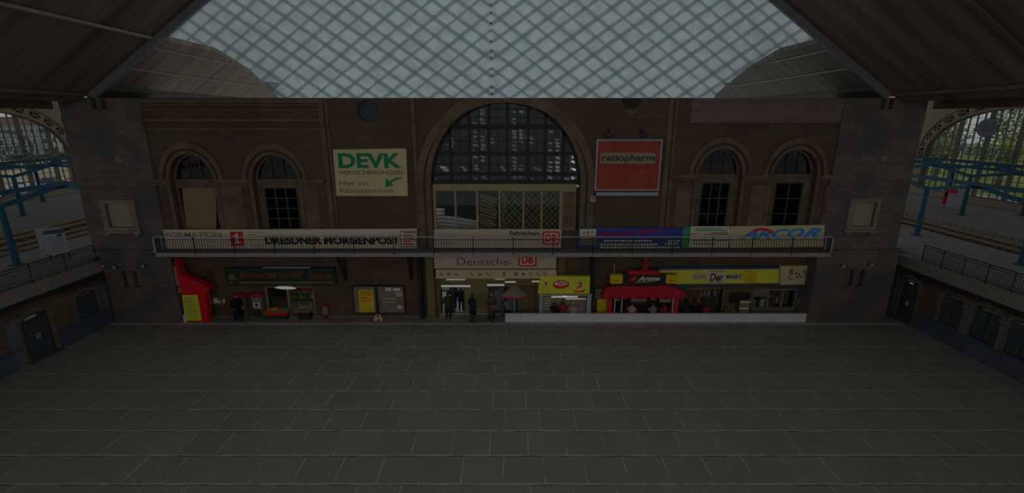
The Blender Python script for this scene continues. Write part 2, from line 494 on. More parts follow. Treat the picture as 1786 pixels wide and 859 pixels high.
_txt = 0
def text(string, x0, x1, z0, z1, y, mat, parent, name='lettering', bold=0.0, shear=0.0, axis='y', depth=0.012, flip=False):
    """writing fitted into a rectangle on a plane facing the hall"""
    cu = bpy.data.curves.new('t', 'FONT'); cu.body = string; cu.size = 1; cu.extrude = 0.01
    cu.offset = bold; cu.shear = shear; cu.resolution_u = 3
    ob = bpy.data.objects.new('t', cu); C.objects.link(ob)
    dg = bpy.context.evaluated_depsgraph_get(); dg.update()
    me = bpy.data.meshes.new_from_object(ob.evaluated_get(dg))
    bpy.data.objects.remove(ob); bpy.data.curves.remove(cu)
    vs = [v.co.copy() for v in me.vertices]
    ax, bx = min(v.x for v in vs), max(v.x for v in vs)
    ay, by = min(v.y for v in vs), max(v.y for v in vs)
    mb = MB()
    for v in vs:
        fx = (v.x - ax) / (bx - ax); fz = (v.y - ay) / (by - ay)
        if flip: fx = 1 - fx
        w = 0.0 if v.z < 0 else -depth
        U = x0 + (x1 - x0) * fx; Z = z0 + (z1 - z0) * fz
        mb.v.append((U, y + w, Z) if axis == 'y' else (y + w, U, Z))
    for p in me.polygons:
        mb.f.append(tuple(p.vertices)); mb.mi.append(0)
    bpy.data.meshes.remove(me)
    return mb.build(name, mat, parent)

def R(px0, px1, py0, py1, Y):
    """pixel rectangle on the plane Y -> x0, x1, z0, z1"""
    xm = (px0 + px1) / 2; ym = (py0 + py1) / 2
    x0 = P(px0, ym, Y)[0]; x1 = P(px1, ym, Y)[0]
    z1 = P(xm, py0, Y)[1]; z0 = P(xm, py1, Y)[1]
    return x0, x1, z0, z1
def ptext(string, px0, px1, py0, py1, Y, mat, parent, **k):
    x0, x1, z0, z1 = R(px0, px1, py0, py1, Y)
    return text(string, x0, x1, z0, z1, Y, mat, parent, **k)

# ================================================================== THE SETTING
AX = -1.15                     # axis of the hall
XL, XR = -24.0, 23.6           # faces of the side arcades
FL, FR = -19.7, 17.6           # inner edges of the two corner towers
TOPZ = 12.84

# ---- floor
struct('floor', MB().box(XL - 0.3, XR + 0.3, -14, 30.2, -0.3, 0.0), MT['floor'])
struct('trim_1', MB().box(XL + 0.02, XR - 0.02, 25.72, 25.92, 0.0, 0.05), MT['kerb'])

# ---- front of the station above the balcony
def parch(pl, pr, ps, pt, pb, Y=D):
    xl, zs = P(pl, ps, Y); xr, _ = P(pr, ps, Y)
    cx = (xl + xr) / 2
    zt = P((pl + pr) / 2, pt, Y)[1]; zb = P((pl + pr) / 2, pb, Y)[1]
    return cx, (xr - xl) / 2, zs, zt, zb
bays = [parch(297, 375, 317, 268, 402), parch(441, 521, 317, 270, 402), parch(1216, 1294, 308, 259, 402), parch(1346, 1424, 308, 260, 402)]
big = parch(752, 1012, 319, 173, 322)
cw = R(755, 1005, 322, 401, D)         # glazed office window under the big arch
oculi = [P(641, 186, D) + (0.62,), P(1101, 176, D) + (0.55,)]
holes = [arch(*b) for b in bays]
holes.append(arch(big[0], big[1], big[2], min(big[3], TOPZ - 0.12), cw[2]))
def circle(cx, cz, r, n=20, flat=None):
    return [(cx + r * math.cos(2 * math.pi * i / n), cz + r * math.sin(2 * math.pi * i / n)) for i in range(n)]
oz = TOPZ - 0.12
oculi[0] = (oculi[0][0], TOPZ - .66, .6)
holes.append(circle(oculi[0][0], oculi[0][1], 0.6))
wb = MB().plate([(FL - 0.3, 4.3), (FR + 0.3, 4.3), (FR + 0.3, TOPZ), (FL - 0.3, TOPZ)], holes, 'y', D, D + 0.55)
struct('wall_back', wb, MT['sandstone'])

n_trim = [1]
def trim(mb, mat='sandtrim', parent=None):
    n_trim[0] += 1
    return struct('trim_%d' % n_trim[0], mb, MT[mat] if isinstance(mat, str) else mat)
# arch mouldings in two orders
for b in bays:
    cx, hw, zs, zt, zb = b
    mb = MB().plate(archring(cx, hw, hw + 0.17, zs, zt, zt + 0.17, zb), [], 'y', D - 0.09, D - 0.001)
    mb.plate(archring(cx, hw + 0.30, hw + 0.52, zs + 0.02, zt + 0.30, zt + 0.62, zs), [], 'y', D - 0.12, D - 0.001)
    trim(mb)
mb = MB().plate(archring(big[0], big[1] + 0.02, big[1] + 0.30, big[2], min(big[3] + .02, TOPZ - .1), TOPZ - 0.02, 4.6, 28, TOPZ - 0.005), [], 'y', D - 0.06, D - 0.001)
mb.plate(archring(big[0], big[1] + 0.42, big[1] + 0.78, big[2], 12.60, 13.3, 4.6, 28, TOPZ - 0.005), [], 'y', D - 0.10, D - 0.001)
trim(mb)
# bands of capitals
mb = MB()
for a, b, y0, y1 in ((262, 294, 312, 322), (377, 438, 312, 322), (524, 566, 312, 322), (1170, 1213, 304, 314), (1297, 1343, 304, 314), (1427, 1456, 304, 314)):
    x0, x1, z0, z1 = R(a, b, y0, y1, D)
    mb.box(x0, x1, D - 0.16, D - 0.001, z0 + 0.12, z1); mb.box(x0 + .04, x1 - .04, D - 0.1, D - 0.001, z0, z0 + 0.1)
trim(mb)
# pier shafts under the capitals
mb = MB()
for a, b in ((380, 430), (529, 560), (1174, 1207), (1302, 1338), (1432, 1450)):
    x0, x1, z0, z1 = R(a, b, 323, 400, D)
    mb.box(x0 + .1, x1 - .1, D - 0.05, D - 0.001, z0, z1)
trim(mb)
# cornices
mb = MB()
for a, b, y0, y1, t in ((244, 566, 172, 180, .16), (244, 566, 181, 184, .1), (248, 560, 207, 212, .1), (248, 560, 190, 193, .05), (250, 560, 223, 226, .05)):
    x0, x1, z0, z1 = R(a, b, y0, y1, D)
    mb.box(max(x0, FL), x1, D - t, D - 0.001, z0, min(z1, TOPZ - .01))
trim(mb)
x0, x1, z0, z1 = R(1205, 1473, 172, 214, D)
mb = MB().box(x0, FR - .02, D - 0.06, D - 0.001, z0, TOPZ - 0.005)
nd = 46
for i in range(nd):
    xa = x0 + (FR - .05 - x0) * i / nd
    mb.box(xa, xa + 0.1, D - 0.1, D - 0.061, z0, z0 + 0.1)
mb.box(x0, FR - .02, D - 0.09, D - 0.061, z0 + .1, z0 + .16)
mb.box(x0, FR - .02, D - 0.12, D - 0.061, TOPZ - .2, TOPZ - .08)
trim(mb, 'pinkstone')
# lesenes between the bays
mb = MB()
for a, b in ((566, 574), (577, 581), (1158, 1166), (1169, 1174), (722, 728)):
    x0, x1, z0, z1 = R(a, b, 172, 398, D)
    mb.box(x0, x1, D - 0.08, D - 0.001, z0, TOPZ - 0.01)
trim(mb)

# ---- rooms behind the front (dark), central hall open to the sky
bm_ = MB()
bm_.box(FL - 0.3, -5.4, 28.2, 28.4, 4.5, 12.7); bm_.box(4.9, FR + 0.3, 28.2, 28.4, 4.5, 12.7)
bm_.box(FL - 0.3, -5.4, 26.55, 28.4, 12.55, 12.75); bm_.box(4.9, FR + 0.3, 26.55, 28.4, 12.55, 12.75)
bm_.box(FL - 0.3, -5.4, 26.56, 30.4, 4.31, 4.5); bm_.box(4.9, FR + 0.3, 26.56, 30.4, 4.31, 4.5)
bm_.box(FL - 0.3, -5.4, 30.2, 30.4, 0, 4.3); bm_.box(4.9, FR + 0.3, 30.2, 30.4, 0, 4.3)
struct('wall_inner', bm_, MT['dark'])
hb = MB().box(-5.6, -5.4, 26.56, 36, 0, 12.7).box(4.7, 4.9, 26.56, 36, 0, 12.7).box(-5.6, 4.9, 36, 36.2, 0, 13.2)
struct('wall_hall', hb, MT['teal'])
struct('floor_hall', MB().box(-5.4, 4.7, 27.2, 36, -0.2, 0.012), MT['palefloor'])

# ---- windows in the four bays
nwin = [0]
def wname():
    nwin[0] += 1
    return 'window_%d' % nwin[0]
def bay_window(b, grid, board=None):
    cx, hw, zs, zt, zb = b
    Y = D + 0.34
    w = struct(wname(), MB().plate(arch(cx, hw - .005, zs, zt - .005, zb), [arch(cx, hw - .12, zs, zt - .12, zs + 0.12), rect(grid[0], grid[1], max(grid[2], zb + .05), grid[3])], 'y', Y, Y + 0.12), MT['sandtrim'])
    f = MB()
    nx, nz = grid[4], grid[5]
    x0, x1, z0, z1 = grid[:4]; z0 = max(z0, zb + .05)
    if not board:
        for i in range(nx + 1):
            x = x0 + (x1 - x0) * i / nx
            f.box(x - .03, x + .03, Y - 0.02, Y + 0.05, z0, z1)
        for k in range(nz + 1):
            z = z0 + (z1 - z0) * k / nz
            f.box(x0, x1, Y - 0.015, Y + 0.045, z - .025, z + .025)
    for a in (-.33, .33):
        f.box(cx + a - .025, cx + a + .025, Y, Y + .05, zs + .1, zs + .1 + (zt - zs) * .82)
    for i in range(9):
        a = math.pi * (i + .5) / 9
        f.beam((cx, Y + .06, zs + .15), (cx + (hw - .1) * math.cos(a), Y + .06, zs + (zt - zs - .08) * math.sin(a)), .018, .03)
    f.build('muntins', MT['muntin'], w)
    g = MB().plate(arch(cx, hw - .1, zs, zt - .1, zs + .1), [], 'y', Y + .07, Y + .08)
    if not board: g.box(x0, x1, Y + .07, Y + .08, z0, z1)
    g.build('pane', MT['darkglass'], w)
    if board:
        o = MB().plate(board, [], 'y', Y - .05, Y - .01).build('shutter_board', MT['board'], w)
    return w
g2 = R(460, 516, 329, 401, D); g3 = R(1225, 1273, 320, 401, D); g4 = R(1354, 1401, 320, 401, D)
g1 = R(311, 371, 329, 401, D)
bd = [P(319, 401, D), P(372, 401, D), P(371, 329, D), P(311, 329, D)]
bay_window(bays[0], g1 + (2, 3), bd)
bay_window(bays[1], g2 + (3, 4))
w3 = bay_window(bays[2], g3 + (3, 3))
bay_window(bays[3], g4 + (2, 3))
# broken light pattern in the third window: pale strips model it behind the glass
mb = MB(); rnd = random.Random(3)
for i in range(60):
    x = rnd.uniform(g3[0], g3[1] - .25); z = rnd.uniform(max(g3[2], 5.6), g3[3] - .1)
    mb.beam((x, D + .55, z), (x + rnd.uniform(.1, .25), D + .56, z + rnd.uniform(-.12, .12)), .02, .085)
mb.build('blind_slats', MT['netcurtain'], w3)
for nx_, px_, pw_ in (('left', -12.0, 2.0), ('right', 10.0, 5.0)):  # added fill lights that brighten the dark bay rooms
    l = bpy.data.lights.new('bay_room_light', 'POINT'); l.energy = pw_; l.color = (1, .95, .85); l.shadow_soft_size = .2
    lo = bpy.data.objects.new('bay_room_light', l); lo.location = (px_, 27.5, 7.2); C.objects.link(lo)
# round window in the left pier and half-seen medallion on the right
o = struct(wname(), MB().plate(circle(oculi[0][0], oculi[0][1], .6), [circle(oculi[0][0], oculi[0][1], .54)], 'y', D + .05, D + .15), MT['screen'])
MB().plate(circle(oculi[0][0], oculi[0][1], .6), [], 'y', D + .15, D + .17).build('pane', MT['screen'], o)
mx, mz = P(1101, 180, D)
hm = MB().plate([(mx - .52, TOPZ - .01), (mx - .50, mz + .1), (mx - .3, mz - .22), (mx + .3, mz - .22), (mx + .50, mz + .1), (mx + .52, TOPZ - .01)], [], 'y', D - .04, D - .001)
o = struct(wname(), hm, MT['dark'])
mb = MB(); x_, z_ = P(1100, 197, D)
for dx, dz, r in ((0, 0, .16), (-.22, .05, .1), (.22, .05, .1), (-.1, -.15, .08), (.1, -.15, .08)):
    mb.ball((x_ + dx, D - .03, z_ + dz), r, .08, r)
mb.build('carved_mask', MT['sandtrim'], o)

# ---- the great arched window
Yw = D + 0.25
gw = struct(wname(), MB().plate(archring(big[0], big[1] - .14, big[1] - .005, big[2], min(big[3], oz) - .14, min(big[3], oz) - .005, big[2]), [], 'y', Yw, Yw + .2), MT['iron'])
f = MB()
def zarch(x):
    q = 1 - ((x - big[0]) / big[1]) ** 2
    return big[2] + (min(big[3], oz) - big[2]) * math.sqrt(max(q, 0))
for px in (785, 819, 853, 885, 921, 951, 983):
    x = P(px, 290, D)[0]
    f.box(x - .075, x + .075, Yw, Yw + .16, big[2], zarch(x))
for py, t in ((221, .13), (268, .10), (304, .10), (319, .14)):
    z = P(882, py, D)[1]
    q = math.sqrt(max(0.02, 1 - ((z - big[2]) / (min(big[3], oz) - big[2])) ** 2)) * big[1]
    f.box(big[0] - q, big[0] + q, Yw - .02, Yw + .14, z - t, z + t)
f.build('mullions', MT['iron'], gw)
f = MB()
for py in (190, 205, 246, 287):
    z = P(882, py, D)[1]
    q = math.sqrt(max(0.02, 1 - ((z - big[2]) / (min(big[3], oz) - big[2])) ** 2)) * big[1]
    f.box(big[0] - q, big[0] + q, Yw + .03, Yw + .09, z - .02, z + .02)
for px in (769, 802, 836, 869, 903, 936, 967, 998):
    x = P(px, 290, D)[0]
    f.box(x - .015, x + .015, Yw + .04, Yw + .08, big[2], zarch(x) - .03)
f.build('glazing_bars', MT['iron'], gw)
MB().plate(arch(big[0], big[1] - .1, big[2], min(big[3], oz) - .1, big[2]), [], 'y', Yw + .1, Yw + .11).build('pane', MT['glass'], gw)

# ---- office window under it
ow = struct(wname(), MB().plate(rect(cw[0] + .01, cw[1] - .01, cw[2], cw[3] + .02), [
    rect(*(R(760, 976, 333, 400, D)[:2] + (cw[2] + .01, R(760, 976, 333, 400, D)[3])))], 'y', D + .12, D + .3), MT['cream'])
f = MB()
for px, w_ in ((794, .10), (832, .12), (871, .10), (913, .10), (945, .10)):
    x = P(px, 365, D)[0]
    f.box(x - w_ / 2, x + w_ / 2, D + .13, D + .27, cw[2] + .02, P(px, 332, D)[1])
f.build('mullions', MT['cream'], ow)
f = MB()
x0, x1, z0, z1 = R(982, 1003, 335, 398, D)
f.box(x0, x1, D + .08, D + .115, z0, z1)
f.box(x0 + .25, x0 + .3, D + .05, D + .079, z0, z1); f.box(x0 + .45, x0 + .5, D + .05, D + .079, z0, z1)
f.build('side_panel', MT['sandtrim'], ow)
x0, x1, z0, z1 = R(760, 976, 333, 400, D)
MB().box(x0, x1, D + .2, D + .21, cw[2] + .02, z1).build('pane', MT['glass'], ow)

# ---- hall behind: white lattice masts and curved white slats seen through the glass
def lattice_mast(x, y, z0, z1, w, label):
    t = thing('louvred_mast', label, 'mast', (x, y, z0), 'white louvred masts behind the great arched window')
    c = MB().box(x - w / 2 - .02, x - w / 2 + .02, y - .02, y + .02, z0, z1).box(x + w / 2 - .02, x + w / 2 + .02, y - .02, y + .02, z0, z1).box(x - .02, x + .02, y + .04, y + .07, z0, z1)
    c.build('chord', MT['mullion'], t)
    b = MB(); rnd = random.Random(int(x * 50)); z = z0 + .1
    while z < z1 - .1:
        for lo, hi in ((-.5, -.06), (.06, .5)):
            if rnd.random() < .22: continue
            a0 = lo + rnd.uniform(0, .12); a1 = hi - rnd.uniform(0, .12)
            b.beam((x + w * a0, y, z + rnd.uniform(0, .05)), (x + w * a1, y, z - rnd.uniform(.02, .08)), .06, rnd.uniform(.08, .16))
        z += rnd.uniform(.18, .27)
    b.build('louvres', MT['whitesteel'], t)
    MB().box(x - w / 2 - .15, x + w / 2 + .15, y - .15, y + .15, z0 - .02, z0 + .06).build('base_plate', MT['whitesteel'], t)
for px, w, lab in ((836, .75, 'white louvred mast behind the third pane column of the arched window'), (903, .65, 'white louvred mast just right of the middle of the arched window'),
                   (966, .7, 'white louvred mast behind the right half of the arched window'), (1006, .7, 'white louvred mast at the right foot of the arched window')):
    xx = P(px, 270, 27.6)[0]
    lattice_mast(xx, 27.6, 7.95, 12.5, w, lab)
t = thing('gallery_rail', 'low rail with short white slats across the foot of the arched window', 'rail', (P(880, 314, 27.2)[0], 27.2, 7.93))
za_, zb_ = P(880, 300, 27.2)[1], P(880, 318, 27.2)[1]
MB().box(big[0] - big[1], big[0] + big[1], 27.18, 27.22, zb_ - .1, zb_ - .05).build('lower_bar', MT['mullion'], t)
mb = MB(); rnd = random.Random(12)
for px, py in ((756, 313), (764, 315), (790, 314), (805, 315), (775, 292), (779, 296), (808, 292), (812, 296), (876, 292), (880, 296), (936, 293), (941, 296), (830, 312), (850, 313), (860, 315), (930, 313), (945, 315), (990, 312), (1000, 314), (787, 241), (789, 247), (787, 253), (857, 241), (858, 247), (925, 240), (926, 248)):
    x, z = P(px, py, 27.2); l = rnd.uniform(.12, .26)
    mb.beam((x - l, 27.2, z + .03), (x + l * .6, 27.2, z - .04), .05, rnd.uniform(.09, .16))
mb.build('slats', MT['whitesteel'], t)
struct('floor_gallery', MB().box(-5.4, 4.7, 27.0, 28.6, 7.7, 7.93), MT['teal'])
t = thing('curved_louvre', 'white curved slats rising to the left behind the office window', 'louvre', (P(770, 395, 26.9)[0], 26.9, 5.6))
for k in range(6):
    mb = MB(); pts = []
    for i in range(11):
        s_ = i / 10
        px = 756 + s_ * (76 if k > 1 else 19)
        py = 363.5 + k * 6.2 + (15 - 1.5 * k) * max(0, s_ * (1 if k > 1 else .25) - .2) ** 1.3
        pts.append(P(px, py, 26.9))
    rr = [[(x, 26.85, z - .145), (x, 27.0, z - .145), (x, 27.0, z), (x, 26.85, z)] for x, z in pts]
    mb.loft(rr).build('slat', MT['white'], t)
MB().plate([P(756, 402, 26.9), P(831, 402, 26.9), P(831, 399, 26.9), P(800, 396, 26.9), P(756, 393, 26.9)], [], 'y', 26.88, 26.98).build('base_panel', MT['white'], t)
t = thing('lattice_screen', 'brown crossed lattice screen behind the middle panes of the office window', 'screen', (P(900, 395, 27.0)[0], 27.0, 5.5))
mb = MB(); rnd0 = random.Random(6); x0, x1, z0, z1 = R(872, 977, 334, 402, 27.0)
for i in range(-8, 24):
    a = x0 + i * .34 + rnd0.uniform(-.07, .07)
    for s_ in (1, -1):
        p0 = [a, z0 if s_ > 0 else z1]; p1 = [a + (z1 - z0) * .9, z1 if s_ > 0 else z0]
        if p1[0] < x0 or p0[0] > x1: continue
        def cut(p, q, X):
            k = (X - p[0]) / (q[0] - p[0]); return [X, p[1] + (q[1] - p[1]) * k]
        if p0[0] < x0: p0 = cut(p0, p1, x0)
        if p1[0] > x1: p1 = cut(p0, p1, x1)
        mb.beam((p0[0], 27.0 + .03 * s_, p0[1]), (p1[0], 27.0 + .03 * s_, p1[1]), .04, .06)
mb.build('lattice', MT['cream'], t)
mb = MB(); rnd = random.Random(8)
for px0, px1, n, m0 in ((834, 868, 11, 1.0), (873, 885, 8, .7)):
    for i in range(n):
        py = 338 + i * 62 / n
        pa = P(px0 + rnd.uniform(0, 6), py + rnd.uniform(-1, 1), 26.9); pb = P(px1 - rnd.uniform(0, 8), py + 9 * m0, 26.9)
        mb.beam((pa[0], 26.9, pa[1]), (pb[0], 26.9, pb[1]), .05, .12)
mb.build('slanted_slats', MT['cream'], t)
MB().plate(rect(x0 - .06, x1 + .06, z0 - .2, z1 + .06), [rect(x0 + .005, x1 - .005, z0, z1)], 'y', 26.97, 27.03).build('frame', MT['cream'], t)
struct('trim_60', MB().box(-5.4, 4.7, 26.6, 28.0, 5.25, 5.44), MT['teal'])

def fill_lamp(x, y, z, power, label):  # added lamps that brighten hall and office behind the glass
    t = thing('hall_lamp', label, 'lamp', (x, y, z), 'pendant lamps of the hall behind the entrance')
    MB().lathe((x, y, z - .1), [(.22, 0), (.25, .08), (.12, .2), (.04, .24)], 14).build('shade', MT['greymetal'], t, True)
    MB().box(x - .02, x + .02, y - .02, y + .02, z + .13, z + .6).build('rod', MT['greymetal'], t)
    l = bpy.data.lights.new('hall_light', 'POINT'); l.energy = power; l.color = (1, .97, .92); l.shadow_soft_size = .2
    o = bpy.data.objects.new('hall_light', l); o.location = (x, y, z - .4); C.objects.link(o)
fill_lamp(-3.4, 30.2, 4.6, 34, 'left pendant lamp in the hall behind the entrance doors')
fill_lamp(-.2, 30.2, 4.6, 20, 'right pendant lamp in the hall behind the entrance doors')
fill_lamp(-5.0, 26.95, 9.6, 26, 'left pendant lamp close behind the arched window')
fill_lamp(4.3, 26.95, 9.6, 26, 'right pendant lamp close behind the arched window')
fill_lamp(-4.95, 26.84, 7.1, 12, 'pendant lamp in the office behind the cream-framed window')

# ---- corner towers
def tower(side):
    L = side == 'left'
    xo, xi = (-24.0, FL) if L else (22.0, FR)
    a, b = min(xo, xi), max(xo, xi)
    Y0 = D - 0.08
    wr = R(188, 230, 355, 396, Y0) if L else R(1488, 1525, 353, 394, Y0)
    fr = R(179, 240, 349, 404, Y0) if L else R(1478, 1531, 346, 402, Y0)
    def slits(l):
        return [R(*s, Y0) for s in l]
    up = slits([(159, 169, 171, 190), (176, 187, 171, 190)] if L else [(1534, 1544, 171, 190), (1549, 1559, 171, 190)])
    lo = slits([(214, 223, 472, 500), (232, 241, 472, 500)] if L else [(1479, 1488, 470, 498), (1497, 1506, 470, 498)])
    zl = P(220 if L else 1500, 438, Y0)[1]
    mb = MB()
    mb.plate(rect(a, b, zl, TOPZ), [rect(*wr)] + [rect(s[0], s[1], s[2], min(s[3], TOPZ - .03)) for s in up], 'y', Y0, D + .5)
    mb.box(a, b, D + .5, 30, zl, TOPZ)
    al, bl = (a + .3, b) if L else (a, b + .25)
    mb.plate(rect(al, bl, 0, zl), [rect(*s) for s in lo], 'y', Y0, D + .5)
    mb.box(al, bl, D + .5, 30, 0, zl)
    w = struct('wall_tower_' + side, mb, MT['towerstone'])
    mb = MB().box(a - (0 if L else .0), b + .0, Y0 - .10, Y0 - .001, zl - .06, zl + .07).box(a, b, Y0 - .16, Y0 - .001, zl + .07, zl + .12)
    x0, x1, z0, z1 = R(150, 205, 203, 215, Y0) if L else R(1510, 1565, 203, 215, Y0)
    mb.box(a, b, Y0 - .05, Y0 - .001, z0, z1)
    # quoin strip along the inner edge
    for k in range(14):
        z = 0.35 + k * .9
        e = .55 if k % 2 else .8
        if abs(z - zl) < .7: continue
        if L: mb.box(b - e, b, Y0 - .025, Y0 - .001, z, z + .42)
        else: mb.box(a, a + e, Y0 - .025, Y0 - .001, z, z + .42)
    trim(mb, 'towerstone')
    win = struct(wname(), MB().plate(rect(*fr), [rect(*wr)], 'y', Y0 - .08, Y0 - .001), MT['towerframe'])
    MB().box(fr[0] - .1, fr[1] + .1, Y0 - .2, Y0 - .081, fr[2] - .06, fr[2] + .08).box(fr[0] + .05, fr[0] + .3, Y0 - .15, Y0 - .081, fr[2] - .2, fr[2] - .06).box(fr[1] - .3, fr[1] - .05, Y0 - .15, Y0 - .081, fr[2] - .2, fr[2] - .06).build('sill', MT['towerframe'], win)
    MB().box(wr[0], wr[1], Y0 + .12, Y0 + .15, wr[2], wr[3]).build('blind', MT['blind'], win)
    for s in up + lo:
        o = struct(wname(), MB().box(s[0], s[1], Y0 + .3, Y0 + .33, s[2], min(s[3], TOPZ - .03)), MT['board'])
        MB().box(s[0] - .08, s[1] + .08, Y0 - .04, Y0 - .001, s[2] - .14, s[2]).build('sill', MT['towerstone'], o)
    # small pale plate in the masonry
    x0, x1, z0, z1 = R(202, 213, 272, 283, Y0) if L else R(1538, 1547, 272, 281, Y0)
    o = MB().box(x0, x1, Y0 - .03, Y0 - .001, z0, z1).build('wall_plate', MT['towerframe'])
    tag(o, 'small pale square plate halfway up the %s tower' % ('left' if L else 'right'), 'plate')
    # globe lamps
    for px, py, wh in ((199, 466, 'outer'), (249, 464, 'inner')) if L else ((1471, 464, 'inner'), (1521, 461, 'outer')):
        x, z = P(px, py, Y0 - .2)
        t = thing('globe_lamp', 'small white globe lamp on the %s side of the %s tower below its ledge' % (wh, side), 'lamp', (x, Y0, z), 'globe lamps on the towers')
        MB().ball((x, Y0 - .2, z), .085, .085, .085).build('globe', MT['lampglow'], t, True)
        MB().box(x - .02, x + .02, Y0 - .14, Y0 - .001, z - .02, z + .02).box(x - .05, x + .05, Y0 - .03, Y0 - .001, z - .06, z + .06).build('bracket', MT['iron'], t)
    # glowing strip on the crown, stands for the bright roof gap
    px = (137, 152) if L else (1545, 1560)
    xa = P(px[0], 170, Y0)[0]; xb = P(px[1], 170, Y0)[0]
    t = thing('strip_lamp', 'thin white strip lamp lying on top of the %s tower' % side, 'lamp', ((xa + xb) / 2, Y0 + .1, TOPZ))
    MB().box(xa, xb, Y0, Y0 + .1, TOPZ, TOPZ + .03).build('housing', MT['greymetal'], t)
    MB().tube((xa, Y0 - .01, TOPZ + .05), (xb, Y0 - .01, TOPZ + .05), .025).build('tube', MT['tube'], t)
tower('left'); tower('right')

